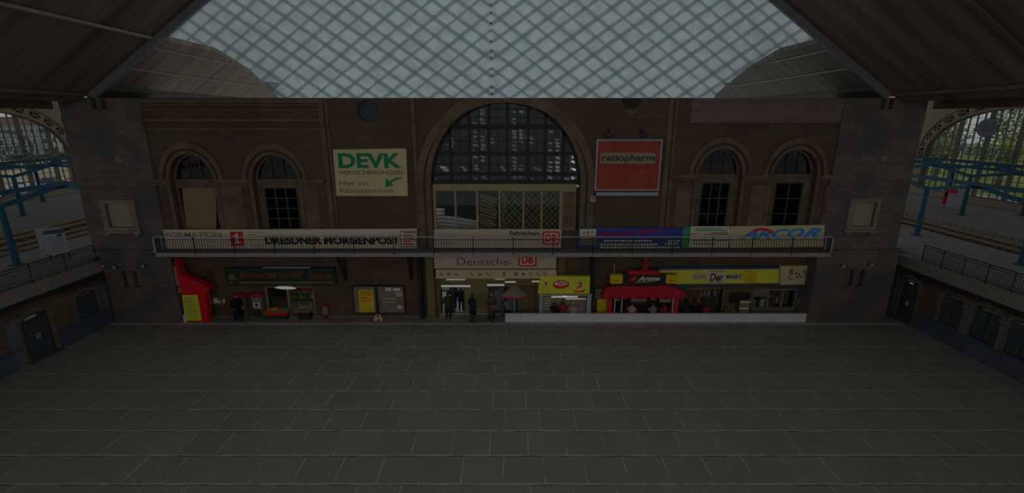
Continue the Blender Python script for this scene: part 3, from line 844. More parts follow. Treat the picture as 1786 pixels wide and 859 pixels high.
# ---- side arcades
def arcade(side):
    L = side == 'left'
    X = XL if L else XR
    d = -1 if L else 1                       # outward
    def q(px, py): return Q(px, py, X)
    ops = []
    def op(pb0, pb1, ps0, pt, ps1, kind):
        y0 = q(*pb0)[0]; y1 = q(*pb1)[0]
        if y0 > y1: y0, y1 = y1, y0
        zs = (q(*ps0)[1] + q(*ps1)[1]) / 2; zt = q(*pt)[1]
        zb = 0.12 if kind == 'door' else (q(*pb0)[1] + q(*pb1)[1]) / 2
        ops.append(((y0 + y1) / 2, (y1 - y0) / 2, zs, max(zt, zs + .25), zb, kind))
    if L:
        op((54, 632), (100, 608), (37, 561), (66, 541), (84, 551), 'door')
        op((139, 558), (176, 545), (128, 525), (149, 507), (166, 510), 'window')
        dy = ops[0][0] - 3.6
        ops.append((dy, ops[1][1], ops[1][2], ops[1][3], ops[1][4], 'window'))
        ops.append((ops[1][0] + 2.55, ops[1][1], ops[1][2], ops[1][3], ops[1][4], 'window'))
    else:
        op((1562, 546), (1590, 560), (1571, 489), (1585, 483), (1601, 497), 'door')
        op((1635, 560), (1671, 577), (1641, 519), (1660, 511), (1683, 526), 'window')
        op((1688, 585), (1734, 606), (1701, 542), (1722, 535), (1748, 553), 'window')
        ops.append((2 * ops[2][0] - ops[1][0] + .1, ops[2][1], ops[2][2], ops[2][3], ops[2][4], 'window'))
    ymax = 28.5
    holes = [arch(*o[:5], n=14) for o in ops]
    zc = 3.15
    mb = MB().plate(rect(-12, ymax, 0, zc + .1), holes, 'x', X, X + d * .45)
    struct('wall_' + side, mb, MT['arcade'])
    # plinth, cut at the doors
    mb = MB(); cuts = sorted([(o[0] - o[1] - .25, o[0] + o[1] + .25) for o in ops if o[5] == 'door'])
    y = -12
    for c0, c1 in cuts + [(ymax, ymax)]:
        mb.box(X - d * .10, X - d * .001, y, c0, 0.0, .95); mb.box(X - d * .14, X - d * .001, y, c0, .88, 1.0); y = c1
    struct('baseboard_' + side, mb, MT['plinth'])
    # dark area behind the panes
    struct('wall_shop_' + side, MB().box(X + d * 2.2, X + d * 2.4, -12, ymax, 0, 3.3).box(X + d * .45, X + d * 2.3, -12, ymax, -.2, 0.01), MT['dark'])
    # blue-grey pilasters between openings
    mb = MB(); tr = MB()
    oo = sorted(ops)
    for a, b in zip(oo[:-1], oo[1:]):
        gap0, gap1 = a[0] + a[1], b[0] - b[1]
        if 'door' in (a[5], b[5]): continue
        if gap1 - gap0 > 2.4: continue
        m = (gap0 + gap1) / 2; w = min(.28, (gap1 - gap0) * .26)
        mb.box(X - d * .12, X - d * .001, m - w, m + w, 1.0, 2.35); mb.box(X - d * .18, X - d * .001, m - w - .08, m + w + .08, 2.35, 2.5)
    for o in ops:
        if o[5] == 'door':
            e = o[0] - o[1] - .45 if L else o[0] + o[1] + .5
            mb.box(X - d * .12, X - d * .001, e - .27, e + .27, 0, 2.35); mb.box(X - d * .18, X - d * .001, e - .33, e + .33, 2.35, 2.5)
        tr.plate(archring(o[0], o[1] + .02, o[1] + .2, o[2], o[3] + .02, o[3] + .22, o[4] if o[5] == 'window' else 0.0, 14), [], 'x', X - d * .07, X - d * .001)
        tr.box(X - d * .12, X - d * .071, o[0] - .14, o[0] + .14, o[3] + .02, o[3] + .26)
    trim(mb, 'pilaster'); trim(tr, 'archtrim')
    # joinery
    nd = [0]
    for o in ops:
        cy, hw, zs, zt, zb, kind = o
        l = bpy.data.lights.new('arcade_light', 'POINT'); l.energy = 5.0 if kind == 'window' else 3.5; l.color = (.95, 1, .97); l.shadow_soft_size = .15  # added fill behind each opening, lifts curtains and panes
        lo = bpy.data.objects.new('arcade_light', l); lo.location = (X + d * 1.6, cy, 2.5); C.objects.link(lo)
        xi = X + d * .03
        if kind == 'window':
            w = struct(wname(), MB().plate(arch(cy, hw - .004, zs, zt - .004, zb, 14), [arch(cy, hw - .1, zs, zt - .1, zs + .08, 14), rect(cy - hw + .1, cy - .04, zb + .1, zs - .04), rect(cy + .04, cy + hw - .1, zb + .1, zs - .04)], 'x', xi, xi + d * .1), MT['doorwood'])
            MB().plate(arch(cy, hw - .05, zs, zt - .05, zb + .05, 14), [], 'x', xi + d * .04, xi + d * .05).build('pane', MT['arcadeglass'], w)
            MB().box(X - d * .15, X + d * .02, cy - hw - .05, cy + hw + .05, zb - .1, zb).build('sill', MT['plinth'], w)
            # pale curtain folds behind the glass
            cb = MB(); n = 22
            pts = [(xi + d * (.17 + .04 * math.sin(i * 1.9)), cy - hw * .8 + 1.6 * hw * i / n) for i in range(n + 1)]
            cb.loft([[(p[0], p[1], z) for p in pts] + [(p[0] + d * .02, p[1], z) for p in reversed(pts)] for z in (zb + .05, zs - .1)])
            cb.build('curtain', MT['netcurtain'], w)
            MB().plate(arch(cy, hw - .08, zs, zt - .08, zs + .02, 14), [], 'x', xi + d * .07, xi + d * .08).build('lunette_blind', MT['netcurtain'], w)
        else:
            nd[0] += 1
            dr = struct('door_%d' % (1 if L else 2), MB().plate(arch(cy, hw - .004, zs, zt - .004, 0.02, 14), [arch(cy, hw - .1, zs, zt - .1, zs + .06, 14), rect(cy - hw + .1, cy + hw - .1, .1, zs - .06)], 'x', xi, xi + d * .12), MT['doorwood'])
            MB().plate(arch(cy, hw - .06, zs, zt - .06, zs + .02, 14), [], 'x', xi + d * .05, xi + d * .06).build('fanlight', MT['arcadeglass'], dr)
            MB().plate(arch(cy + .12 * d, hw * .42, zs + .1, zs + .1 + (zt - zs) * .7, zs + .1, 10), [], 'x', xi + d * .02, xi + d * .045).build('fanlight_blind', MT['netcurtain'], dr)
            for s in (-1, 1):
                c0, c1 = (cy - hw + .11, cy - .01) if s < 0 else (cy + .01, cy + hw - .11)
                lf = MB().plate(rect(c0, c1, .1, zs - .07), [rect(c0 + .09, c1 - .09, .75, zs - .2)], 'x', xi + d * .02, xi + d * .08).build('door_leaf', MT['doorwood'], dr)
                MB().box(xi + d * .04, xi + d * .05, c0 + .08, c1 - .08, .74, zs - .19).build('pane', MT['arcadeglass'], lf)
                e = c1 - .05 if s < 0 else c0 + .05
                MB().box(xi - d * .05, xi + d * .02, e - .02, e + .02, 1.0, 1.3).build('handle', MT['greymetal'], lf)
            MB().box(X - d * .3, X + d * .02, cy - hw - .1, cy + hw + .1, 0, .1).build('step', MT['plinth'], dr)
    # platform edge over the arcade, with a dark sagging band modelled for the shade under it
    e = X - d * .3
    struct('trim_%d' % (70 if L else 71), MB().box(e, X + d * .6, -12, 25.9 if L else 27.4, zc + .12, PLAT + .0), MT['fascia'])
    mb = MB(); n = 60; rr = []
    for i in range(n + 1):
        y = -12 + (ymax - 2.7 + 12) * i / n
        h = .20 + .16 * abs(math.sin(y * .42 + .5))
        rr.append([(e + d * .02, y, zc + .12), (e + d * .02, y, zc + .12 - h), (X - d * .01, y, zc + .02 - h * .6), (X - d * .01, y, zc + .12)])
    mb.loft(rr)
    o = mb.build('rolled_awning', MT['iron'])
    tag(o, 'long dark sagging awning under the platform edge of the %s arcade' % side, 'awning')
    return ops
opsL = arcade('left'); opsR = arcade('right')
struct('wall_gap', MB().box(22.2, 24.6, 28.4, 28.6, 0, 3.9), MT['arcade'])

# ---- platforms, track beds
struct('floor_platform_left', MB().box(XL - .55, -30, -12, 62, 3.3, PLAT).box(-49, -37, -12, 62, 3.3, PLAT).box(-37, -30, -12, 62, 3.0, 3.3), MT['platform'])
struct('floor_platform_right', MB().box(XR + .55, 30.4, -12, 62, 3.3, PLAT).box(34.8, 44.8, -12, 62, 3.3, PLAT).box(30.4, 34.8, -12, 62, 3.0, 3.3), MT['platform'])
struct('floor_platform_end', MB().box(22.0, XR + .6, 28.4, 62, 3.3, PLAT), MT['platform'])
def trackbed(x0, x1, label):
    rnd = random.Random(int(x0 * 7))
    mb = MB(); nx, ny = 14, 120
    idx = {}
    for j in range(ny + 1):
        for i in range(nx + 1):
            x = x0 + (x1 - x0) * i / nx; y = 8 + 54 * j / ny
            mb.v.append((x, y, 3.55 + rnd.uniform(-.045, .045)))
    for j in range(ny):
        for i in range(nx):
            a = j * (nx + 1) + i
            mb.f.append((a, a + 1, a + nx + 2, a + nx + 1)); mb.mi.append(0)
    o = mb.build('ballast_bed', MT['ballast'])
    tag(o, label, 'ballast', kind='stuff')
trackbed(-36.98, -30.02, 'brown gravel ballast of the track bed left of the hall')
trackbed(30.42, 34.78, 'brown gravel ballast of the track bed right of the hall')
def railway(xc, label):
    t = thing('railway_track', label, 'track', (xc, 24, 3.6), 'railway tracks beside the hall')
    s0 = None
    for k in range(52):
        y = 22 + k * .7
        if s0 is None:
            s0 = MB().bbox(xc - 1.25, xc + 1.25, y - .12, y + .12, 3.6, 3.73, .02).build('sleeper', MT['sleeper'], t)
        else:
            c = s0.copy(); C.objects.link(c); c.location.y += k * .7
    for s in (-1, 1):
        x = xc + s * .72
        MB().box(x - .07, x + .07, 15, 61, 3.73, 3.75).box(x - .012, x + .012, 15, 61, 3.75, 3.85).box(x - .035, x + .035, 15, 61, 3.85, 3.89).build('rail', MT['rail'], t)
railway(-31.9, 'railway track on brown ballast next to the left platform edge')
railway(-35.2, 'farther railway track on the brown ballast left of the hall')
railway(32.6, 'single railway track on brown ballast right of the hall')

# ---- side walls with arched windows
def farwall(side):
    L = side == 'left'
    X = -49.0 if L else 44.8
    d = -1 if L else 1
    cy, hw, zs, zt = (45.0, 8.05, 7.9, 12.75) if L else (43.0, 8.7, 8.5, 12.9)
    zb = 4.5
    struct('wall_far_' + side, MB().plate(rect(24, 62, PLAT - .4, 15.5), [arch(cy, hw, zs, zt, zb, 32)], 'x', X, X + d * .5), MT['hallbeige'])
    # moulded rib around the arch with crossed cut-outs
    mb = MB().plate(archring(cy, hw - .16, hw + .0, zs, zt - .16, zt, zb, 32), [], 'x', X - d * .25, X + d * .1)
    mb.plate(archring(cy, hw + .82, hw + .98, zs, zt + .98, zt + 1.15, zs, 32), [], 'x', X - d * .16, X - d * .001)
    for s in (-1, 1):
        y = cy + s * (hw + .55)
        for z in (zs - 1.0, zs + .35): mb.box(X - d * .2, X - d * .001, y - .65, y + .65, z, z + .15)
    trim(mb, 'hallbeige')
    mb = MB(); dk = MB()
    def at(a, r):
        return (cy + (hw + r) * math.cos(a), zs + (zt + r * 1.1 - zs) * math.sin(a))
    N = 15
    for i in range(N):
        a0 = math.pi * (i + .18) / N; a1 = math.pi * (i + .82) / N
        p = [at(a0, .16), at(a1, .16), at(a1, .72), at(a0, .72)]
        dk.plate(p, [], 'x', X - d * .02, X - d * .001)
        for u, v in ((0, 2), (1, 3)):
            mb.beam((X - d * .05, p[u][0], p[u][1]), (X - d * .05, p[v][0], p[v][1]), .09, .05, up=(1, 0, 0))
    for s in (-1, 1):
        y = cy + s * (hw + .5)
        dk.box(X - d * .02, X - d * .001, y - .35, y + .35, zs - .75, zs + .25)
        mb.beam((X - d * .05, y - .35, zs - .75), (X - d * .05, y + .35, zs + .25), .09, .05, up=(1, 0, 0))
        mb.beam((X - d * .05, y + .35, zs - .75), (X - d * .05, y - .35, zs + .25), .09, .05, up=(1, 0, 0))
    trim(dk, 'dark'); trim(mb, 'hallbeige')
    w = struct(wname(), MB().plate(archring(cy, hw - .22, hw - .01, zs, zt - .22, zt - .01, zb, 32), [], 'x', X + d * .12, X + d * .34), MT['mullion'])
    def zc(y):
        q = 1 - ((y - cy) / (hw - .1)) ** 2
        return zs + (zt - .1 - zs) * math.sqrt(max(0, q))
    f = MB(); g = MB()
    y = cy - hw + .8; k = 0
    while y < cy + hw - .1:
        (f if k % 4 == 2 else g).box(X + d * (.05 if k % 4 == 2 else .14), X + d * .3, y - (.17 if k % 4 == 2 else .02), y + (.17 if k % 4 == 2 else .02), zb, zc(y))
        y += .74; k += 1
    z = zb + .6; k = 0
    while z < zt - .2:
        q = hw - .1 if z < zs else (hw - .1) * math.sqrt(max(0, 1 - ((z - zs) / (zt - .1 - zs)) ** 2))
        g.box(X + d * .15, X + d * .25, cy - q, cy + q, z - .022, z + .022); z += .62; k += 1
    f.box(X + d * .1, X + d * .3, cy - hw + .1, cy + hw - .1, zb, zb + .12)
    f.build('mullions', MT['mullion'], w); g.build('glazing_bars', MT['mullion'], w)
    MB().plate(arch(cy, hw - .1, zs, zt - .1, zb, 32), [], 'x', X + d * .2, X + d * .21).build('pane', MT['glass'], w)
    # advertising on the glass: hoop, banner of script, crest
    t = thing('window_advert', 'grey script lettering with an %s fixed to the %s arched window' % (('oval hoop', 'left') if L else ('round crest above', 'right')), 'sign', (X, cy, 9))
    xs = X - d * .3
    if L:
        y0, y1 = 43.2, 48.3; z0, z1 = 8.55, 9.5
        ym, zm = (y0 + y1) / 2, 9.2
        n = 40
        o = [(ym + 3.0 * math.cos(2 * math.pi * i / n), zm + 1.6 * math.sin(2 * math.pi * i / n)) for i in range(n)]
        i_ = [(ym + 2.72 * math.cos(2 * math.pi * i / n), zm + 1.38 * math.sin(2 * math.pi * i / n)) for i in range(n)]
        MB().plate(o, [i_], 'x', xs - .04, xs + .04).build('hoop', MT['advertgrey'], t)
    else:
        y0, y1 = 47.6, 42.0; z0, z1 = 8.0, 9.6
        cyy, czz = Q(1727, 223, X)
        n = 28
        o = [(cyy + 1.0 * math.cos(2 * math.pi * i / n), czz + .85 * math.sin(2 * math.pi * i / n)) for i in range(n)]
        MB().plate(o, [], 'x', xs - .04, xs + .04).build('crest', MT['advertgrey'], t)
        MB().box(xs - .07, xs - .041, cyy - .35, cyy + .35, czz - .3, czz - .1).box(xs - .07, xs - .041, cyy - .25, cyy + .25, czz + .05, czz + .2).build('crest_emblem', MT['pinkstone'], t)
    text('Radeberger', y0, y1, z0, z1, xs, MT['advertgrey'], t, bold=.01, shear=.25, axis='x')
    MB().box(X - d * .3, X + d * .14, y0, y1, z0 - .12, z0 - .04).build('mounting_rail', MT['greymetal'], t)
farwall('left'); farwall('right')
# unseen side hall roofs, added to dim the daylight on the platforms
struct('ceiling_left', MB().box(-49.6, -24.5, -12, 62, 15.4, 15.45), membranemat('side_roof_skylight', (0.31, 0.32, 0.325, 1), (0.2, 0.2, 0.2, 1), .3))
struct('ceiling_right', MB().box(22.3, 45.4, -12, 62, 15.4, 15.45), bpy.data.materials['side_roof_skylight'])

# ---- main roof
SL = 0.69
def zslope(x): return 12.9 + SL * ((x + 22.5) if x < AX else (20.2 - x))
def slope_hit(px, py, left):
    u, y, z = ray(px, py)
    if left: t = (12.9 + SL * 22.5 - CAM_Z) / (z - SL * u)
    else: t = (12.9 + SL * 20.2 - CAM_Z) / (z + SL * u)
    return u * t, y * t, CAM_Z + z * t
for left in (True, False):
    nm = 'left' if left else 'right'
    foot = -22.5 if left else 20.2
    top = -13.2 if left else 10.9
    s = -1 if left else 1
    # boarded slope over the concourse
    mb = MB()
    rr = [[(x, y, zslope(x) + o) for x, o in ((foot + s * .4, 0.0), (top, 0.0), (top, .3), (foot + s * .4, .3))] for y in (-12, 26)]
    struct('ceiling_slope_' + nm, mb.loft(rr), MT['roofnear'])
    # eaves beam and soffit
    xb = -24.25 if left else 22.25
    struct('trim_%d' % (80 if left else 81), MB().box(xb, xb + s * .35, -12, 25.85, 12.27, 12.95).box(xb + s * .35, foot - s * .3, -12, 25.85, 12.9, 13.05), MT['soffit'])
    # end rib of the slope
    mb = MB(); mb.plate([(foot - s * .15, zslope(foot - s * .15) - .02), (top, zslope(top) - .02), (top, zslope(top) - .46), (foot - s * .55, zslope(foot - s * .55) - .46)], [], 'y', 25.8, 25.98)
    struct('trim_%d' % (82 if left else 83), mb, MT['rib'])
    # purlins of the near slope
    mb = MB(); p = slope_hit(*((200, 50) if left else (1515, 50)), left)
    x = p[0]
    if left: mb.beam((x, -12, zslope(x) - .06), (x, 25.7, zslope(x) - .06), .3, .12)
    if not left:
        p0 = slope_hit(1691, 0, False); p1 = slope_hit(1786, 86, False); ym = (p0[1] + p1[1]) / 2
        mb.beam((foot, ym, zslope(foot) - .05), (top, ym, zslope(top) - .05), .2, .1)
    struct('trim_%d' % (84 if left else 85), mb, MT['purlin'] if left else MT['soffit'])
    # far slope with its curved upper edge
    if left: pp = [(265, 67), (376, 92), (435, 126.5), (481, 169.5)]
    else: pp = [(1439, 74), (1359, 93), (1301, 126), (1248, 170)]
    pts = [slope_hit(px, py, left) for px, py in pp]
    e = pts[-1]
    outline = [(pts[0][0], 26.05)] + [(q[0], q[1]) for q in pts] + [(foot, e[1] + 4), (foot + s * .6, e[1] + 4), (foot + s * .6, 26.05)]
    mb = MB().plate(outline, [], 'z', 0, .25)
    mb.v = [(x, y, z + zslope(x) + .05) for x, y, z in mb.v]
    struct('ceiling_far_' + nm, mb, MT['rooffar'] if left else MT['rooffar2'])
    mb = MB()
    for a_, b_ in (((249, 81), (403, 111)), ((213, 119), (456, 150))) if left else (((1450, 88), (1345, 108)), ((1487, 120), (1275, 150))):
        q0 = slope_hit(*a_, left); q1 = slope_hit(*b_, left); x = (q0[0] + q1[0]) / 2
        mb.beam((x, 26.1, zslope(x)), (x, q1[1], zslope(x)), .07, .06)
    struct('trim_%d' % (86 if left else 87), mb, MT['purlin'])
    # gutter beam at its foot
    struct('trim_%d' % (88 if left else 89), MB().loft([[(foot + s * .5, y, zslope(foot + s * .5) + .06), (foot - s * .75, y, zslope(foot - s * .75) + .03), (foot - s * .7, y, zslope(foot - s * .7) - .12), (foot + s * .5, y, zslope(foot + s * .5) - .12)] for y in (26.05, e[1] - 1.5)]), MT['rib2'])
# unseen ridge of the main roof, glazed to let top light in
mb = MB()
rr = [[(-13.2, y, zslope(-13.2) + .15), (AX, y, 22.5), (10.9, y, zslope(10.9) + .15), (10.9, y, zslope(10.9) + .2), (AX, y, 22.6), (-13.2, y, zslope(-13.2) + .2)] for y in (-12, 26)]
struct('ceiling_ridge', mb.loft(rr), MT['skylight'])

# ---- membrane end wall behind the station front
YM = 52.0
XA, XB, ZA, ZB = -44.0, 42.0, 13.8, 31.0
cm = struct('ceiling_membrane', MB().plate([(-27.2, 12.9), (25.5, 12.9), (25.5, 15.5), (XB, 15.5), (XB, ZB), (XA, ZB), (XA, 15.5), (-27.2, 15.5)], [], 'y', YM, YM + .03), MT['membrane'])
X0m = P(857, 90, YM)[0]
def seams(mir):
    mb = MB()
    lo, hi = (XA, X0m) if not mir else (X0m, XB)
    def line(xa, za, slope, w, y):
        x_a, x_b = XA, X0m
        pts = []
        for x in (x_a, x_b): pts.append((x, za + slope * (x - xa)))
        (xs, zs_), (xe, ze) = pts
        def clip(xs, zs_, xe, ze):
            k0, k1 = 0.0, 1.0
            for zlim, up in ((ZA, False), (ZB, True)):
                d0 = (zlim - zs_) if up else (zs_ - zlim); d1 = (zlim - ze) if up else (ze - zlim)
                if d0 < 0 and d1 < 0: return None
                if d0 < 0: k0 = max(k0, d0 / (d0 - d1))
                if d1 < 0: k1 = min(k1, d0 / (d0 - d1))
            return (xs + (xe - xs) * k0, zs_ + (ze - zs_) * k0, xs + (xe - xs) * k1, zs_ + (ze - zs_) * k1) if k1 > k0 else None
        c = clip(xs, zs_, xe, ze)
        if not c: return
        xs, zs_, xe, ze = c
        if mir: xs, xe = 2 * X0m - xs, 2 * X0m - xe
        mb.beam((xs, y, zs_), (xe, y, ze), .02, w, up=(0, 0, 1))
    rnd = random.Random(11)
    k = 0
    x = XA - 46
    while x < X0m + 46:
        line(x + rnd.uniform(-.12, .12), 18.0, -.68 + rnd.uniform(-.008, .008), .40 if k % 2 else .34, YM - .05); x += 2.5; k += 1
    x = XA - 46; k = 0
    while x < X0m + 46:
        line(x + rnd.uniform(-.2, .2), 18.0, .72 + rnd.uniform(-.01, .01), .34 if k % 2 else .24, YM - .09); x += 2.48; k += 1
    return mb
ms = seams(False); ms2 = seams(True)
b0 = len(ms.v); ms.v += ms2.v; ms.f += [tuple(i + b0 for i in q) for q in ms2.f]; ms.mi += ms2.mi
ms.build('seam_lattice', MT['seam'], cm)

# ================================================================== BALCONY
YB = 25.3
bx0 = -20.0; bx1 = 17.9
ztop = P(860, 412, YB)[1]; zs1 = P(860, 441, YB)[1]; zs0 = P(860, 447.5, YB)[1]
bal = thing('balcony', 'long narrow balcony with black railing across the station front', 'balcony', (AX, YB, zs0))
MB().box(bx0, bx1, YB - .02, D - .001, zs0, zs1).build('slab', MT['concrete'], bal)
MB().box(bx0, bx1, YB - .03, YB + .03, ztop - .05, ztop).build('handrail', MT['greymetal'], bal)
MB().box(bx0, bx1, YB - .015, YB + .015, ztop - .2, ztop - .17).box(bx0, bx1, YB - .02, YB + .02, zs1 + .08, zs1 + .12).build('rail', MT['iron'], bal)
xs = [bx0 + .03 + (bx1 - bx0 - .06) * i / 17 for i in range(18)]
for x in xs:
    MB().box(x - .028, x + .028, YB - .028, YB + .028, zs1 - .10, ztop - .04).build('post', MT['iron'], bal)
for a, b in zip(xs[:-1], xs[1:]):
    mb = MB(); n = 15
    for i in range(1, n):
        x = a + (b - a) * i / n
        mb.box(x - .011, x + .011, YB - .011, YB + .011, zs1 + .02, ztop - .17)
    mb.build('railing_panel', MT['iron'], bal)
for x in (bx0 + .03, bx1 - .03):
    e = MB().box(x - .03, x + .03, YB, D - .1, ztop - .05, ztop).box(x - .03, x + .03, D - .15, D - .09, zs1, ztop).box(x - .03, x + .03, YB - .03, YB + .03, zs1, ztop).box(x - .03, x + .03, YB, D - .1, zs1, zs1 + .05)
    e.build('end_frame', MT['greymetal'], bal)
    mb = MB()
    for i in range(1, 4): mb.box(x - .012, x + .012, YB + .14 * i - .012, YB + .14 * i + .012, zs1, ztop - .05)
    mb.build('end_railing_panel', MT['iron'], bal)
MB().box(bx0 - .25, bx0 + .0, YB + .2, YB + .5, zs1 + .02, zs1 + .1).box(bx0 - .35, bx0 - .1, YB + .25, YB + .6, zs1 + .0, zs1 + .06).build('support_bracket', MT['greymetal'], bal)

# ================================================================== SIGNS ON THE FRONT
def board(name, label, cat, px0, px1, py0, py1, mat, Y=D - .06, th=.08, frame=None, quad=None, group=None):
    x0, x1, z0, z1 = R(px0, px1, py0, py1, Y)
    t = thing(name, label, cat, ((x0 + x1) / 2, Y + th, z0), group)
    if quad:
        pts = [P(a, b, Y) for a, b in quad]
        MB().plate(pts, [], 'y', Y, Y + th).build('panel', MT[mat], t)
    else:
        MB().box(x0, x1, Y, Y + th, z0, z1).build('panel', MT[mat], t)
    if frame:
        fm, fw = frame
        MB().plate(rect(x0 - fw, x1 + fw, z0 - fw, z1 + fw), [rect(x0 + .01, x1 - .01, z0 + .01, z1 - .01)], 'y', Y - .04, Y + th).build('frame', MT[fm], t)
    return t
YS = D - .14
t = board('advert_sign', 'cream insurance sign with big green letters and green arrow', 'sign', 582, 711, 258, 342, 'signcream', YS, .12, quad=[(587, 341), (711, 341), (708, 259), (581, 261)])
mb = MB().plate([P(a, b, YS + .03) for a, b in ((585.5, 342.5), (712.5, 342.5), (709.5, 257.5), (579.5, 259.5))], [[P(a, b, YS + .03) for a, b in ((587, 341), (711, 341), (708, 259), (581, 261))]], 'y', YS + .02, YS + .1)
mb.build('frame', MT['mullion'], t)
ptext('DEVK', 590, 700, 267, 293, YS, MT['green'], t, bold=.035)
ptext('VERSICHERUNGEN', 592, 702, 297, 304, YS, MT['greytxt'], t, bold=.01)
ptext('Hier im', 592, 640, 315, 323, YS, MT['greytxt'], t)
ptext('Reisezentrum', 593, 685, 328, 336, YS, MT['greytxt'], t)
pts = [P(a, b, YS) for a, b in ((672, 326), (674, 310), (678, 316), (690, 310), (700, 308.5), (701, 310.5), (692, 313), (682, 319), (686, 323))]
MB().plate(pts, [], 'y', YS - .012, YS - .001).build('arrow', MT['green'], t)

t = board('advert_sign', 'orange-red ribbed sign in a pale frame under two lamps', 'sign', 1041, 1150, 245, 330, 'redsign', YS, .12, frame=('greymetal', .07))
x0, x1, z0, z1 = R(1041, 1150, 245, 330, YS)
mb = MB()
for i in range(30):
    x = x0 + (x1 - x0) * (i + .5) / 30
    mb.box(x - .025, x + .025, YS - .02, YS - .001, z0, z1)
mb.build('ribs', MT['redsign'], t)
xa, xb, za, zb = R(1047, 1143, 266, 285, YS - .03)
MB().box(xa, xb, YS - .035, YS - .021, za, zb).build('name_plate', MT['hallbeige'], t)
ptext('ratiopharm', 1050, 1142, 269, 284, YS - .036, MT['glyph'], t, bold=.025)
xa, xb, za, zb = R(1052, 1138, 291, 293, YS - .03)
MB().box(xa, xb, YS - .03, YS - .021, za, zb).build('small_print', MT['darkred'], t)
xa, xb, za, zb = R(1040, 1148, 335, 341, YS)
MB().box(xa, xb, YS - .02, YS + .1, za, zb).build('lower_ledge', MT['greymetal'], t)
for px, lab in ((1063, 'left black lamp above the orange-red sign'), (1123, 'right black lamp above the orange-red sign')):
    x, z = P(px, 235, D - .5)
    t = thing('spot_lamp', lab, 'lamp', (x, D, z), 'lamps above the orange-red sign')
    MB().lathe((x, D - .5, z - .12), [(.2, 0), (.2, .1), (.12, .22), (.05, .26)], 14).build('lamp_head', MT['teallamp'], t, True)
    MB().tube((x, D - .5, z + .13), (x, D - .02, z + .2), .025).box(x - .08, x + .08, D - .04, D - .001, z + .12, z + .28).build('arm', MT['iron'], t)
x0, x1, z0, z1 = R(1029, 1039, 341, 353, D - .1)
t = thing('junction_box', 'small beige box on the wall at the lower left of the orange-red sign', 'box', ((x0 + x1) / 2, D, z0))
MB().bbox(x0, x1, D - .14, D - .001, z0, z1, .02).build('housing', MT['hallbeige'], t)
MB().box(x0 - .02, x1 + .02, D - .16, D - .141, z0 - .06, z0).build('lid_edge', MT['iron'], t)

YK = D - .12
t = board('banner_sign', 'long cream banner behind the left half of the balcony railing', 'sign', 285, 728, 399.5, 433, 'signwhite', YK, .1, quad=[(291, 433.5), (729, 433), (727, 399), (284.5, 400.5)])
ptext('FORMATION', 289, 386, 404, 413, YK, MT['dimtxt'], t, bold=.03)
pts = [P(a, b, YK) for a, b in ((401, 403.5), (423, 403.5), (426, 428), (403, 429))]
MB().plate(pts, [], 'y', YK - .014, YK - .001).build('emblem', MT['red'], t)
pts = [P(a, b, YK - .015) for a, b in ((408, 423), (411, 422), (411, 413), (408, 413), (408, 409), (412, 406), (415, 407), (416, 420), (420, 422), (420, 424), (408, 425))]
MB().plate(pts, [], 'y', YK - .022, YK - .015).build('emblem_figure', MT['signwhite'], t)
for a, b, y in ((432, 458, 404), (435, 446, 408), (364, 374, 428), (440, 458, 427)):
    x0, x1, z0, z1 = R(a, b, y, y + 1.4, YK)
    MB().box(x0, x1, YK - .012, YK - .001, z0, z1).build('small_print', MT['dimtxt'], t)
ptext('DRESDNER MORGENPOST', 462, 697, 411, 426, YK, MT['black'], t, bold=.05)
x0, x1, z0, z1 = R(698, 727, 402, 431, YK)
MB().plate(rect(x0, x1, z0, z1), [rect(x0 + .05, x1 - .05, z0 + .05, z1 - .05)], 'y', YK - .012, YK - .001).build('notice_frame', MT['greytxt'], t)
mb = MB()
for k in range(5):
    x0, x1, z0, z1 = R(703, 703 + (21, 17, 20, 13, 18)[k], 404.5 + k * 5, 406.3 + k * 5, YK)
    mb.box(x0, x1, YK - .012, YK - .001, z0, z1)
mb.build('notice_lines', MT['darkred'], t)

t = board('ticket_sign', 'beige ticket sign with red logo behind the middle of the balcony railing', 'sign', 757, 979, 400, 432, 'beige', YK, .1)
ptext('Fahrschein', 889, 941, 402, 410, YK, MT['black'], t, bold=.02)
ptext('Automat', 889, 941, 414, 418.5, YK, MT['greytxt'], t, bold=.01)
for y in (406, 421):
    x0, x1, z0, z1 = R(768, 794, y, y + 5, YK)
    MB().box(x0, x1, YK - .012, YK - .001, z0, z1).build('faint_stripe', MT['greymetal'], t)
def db_logo(px0, px1, py0, py1, Y, t, zmax=None):
    x0, x1, z0, z1 = R(px0, px1, py0, py1, Y)
    f = (x1 - x0) * .09
    def rr(a, b, c, d, r):
        o = []
        for cx, cz, s in ((a + r, c + r, math.pi), (b - r, c + r, 1.5 * math.pi), (b - r, d - r, 0), (a + r, d - r, .5 * math.pi)):
            for i in range(5):
                an = s + math.pi / 2 * i / 4; o.append((cx + r * math.cos(an), cz + r * math.sin(an)))
        return o
    MB().plate(rr(x0, x1, z0, z1, f * 1.6), [rr(x0 + f, x1 - f, z0 + f, z1 - f, f)], 'y', Y - .016, Y - .001).build('logo_frame', MT['red'], t)
    MB().plate(rr(x0 + f, x1 - f, z0 + f, z1 - f, f), [], 'y', Y - .008, Y - .001).build('logo_field', MT['paintpink'] if False else MT['signwhite'], t)
    w = x1 - x0; h = z1 - z0
    text('DB', x0 + w * .17, x1 - w * .17, z0 + h * .22, z1 - h * .22, Y - .009, MT['red'], t, name='logo_letters', bold=.04)
db_logo(946, 976, 403, 426, YK, t)

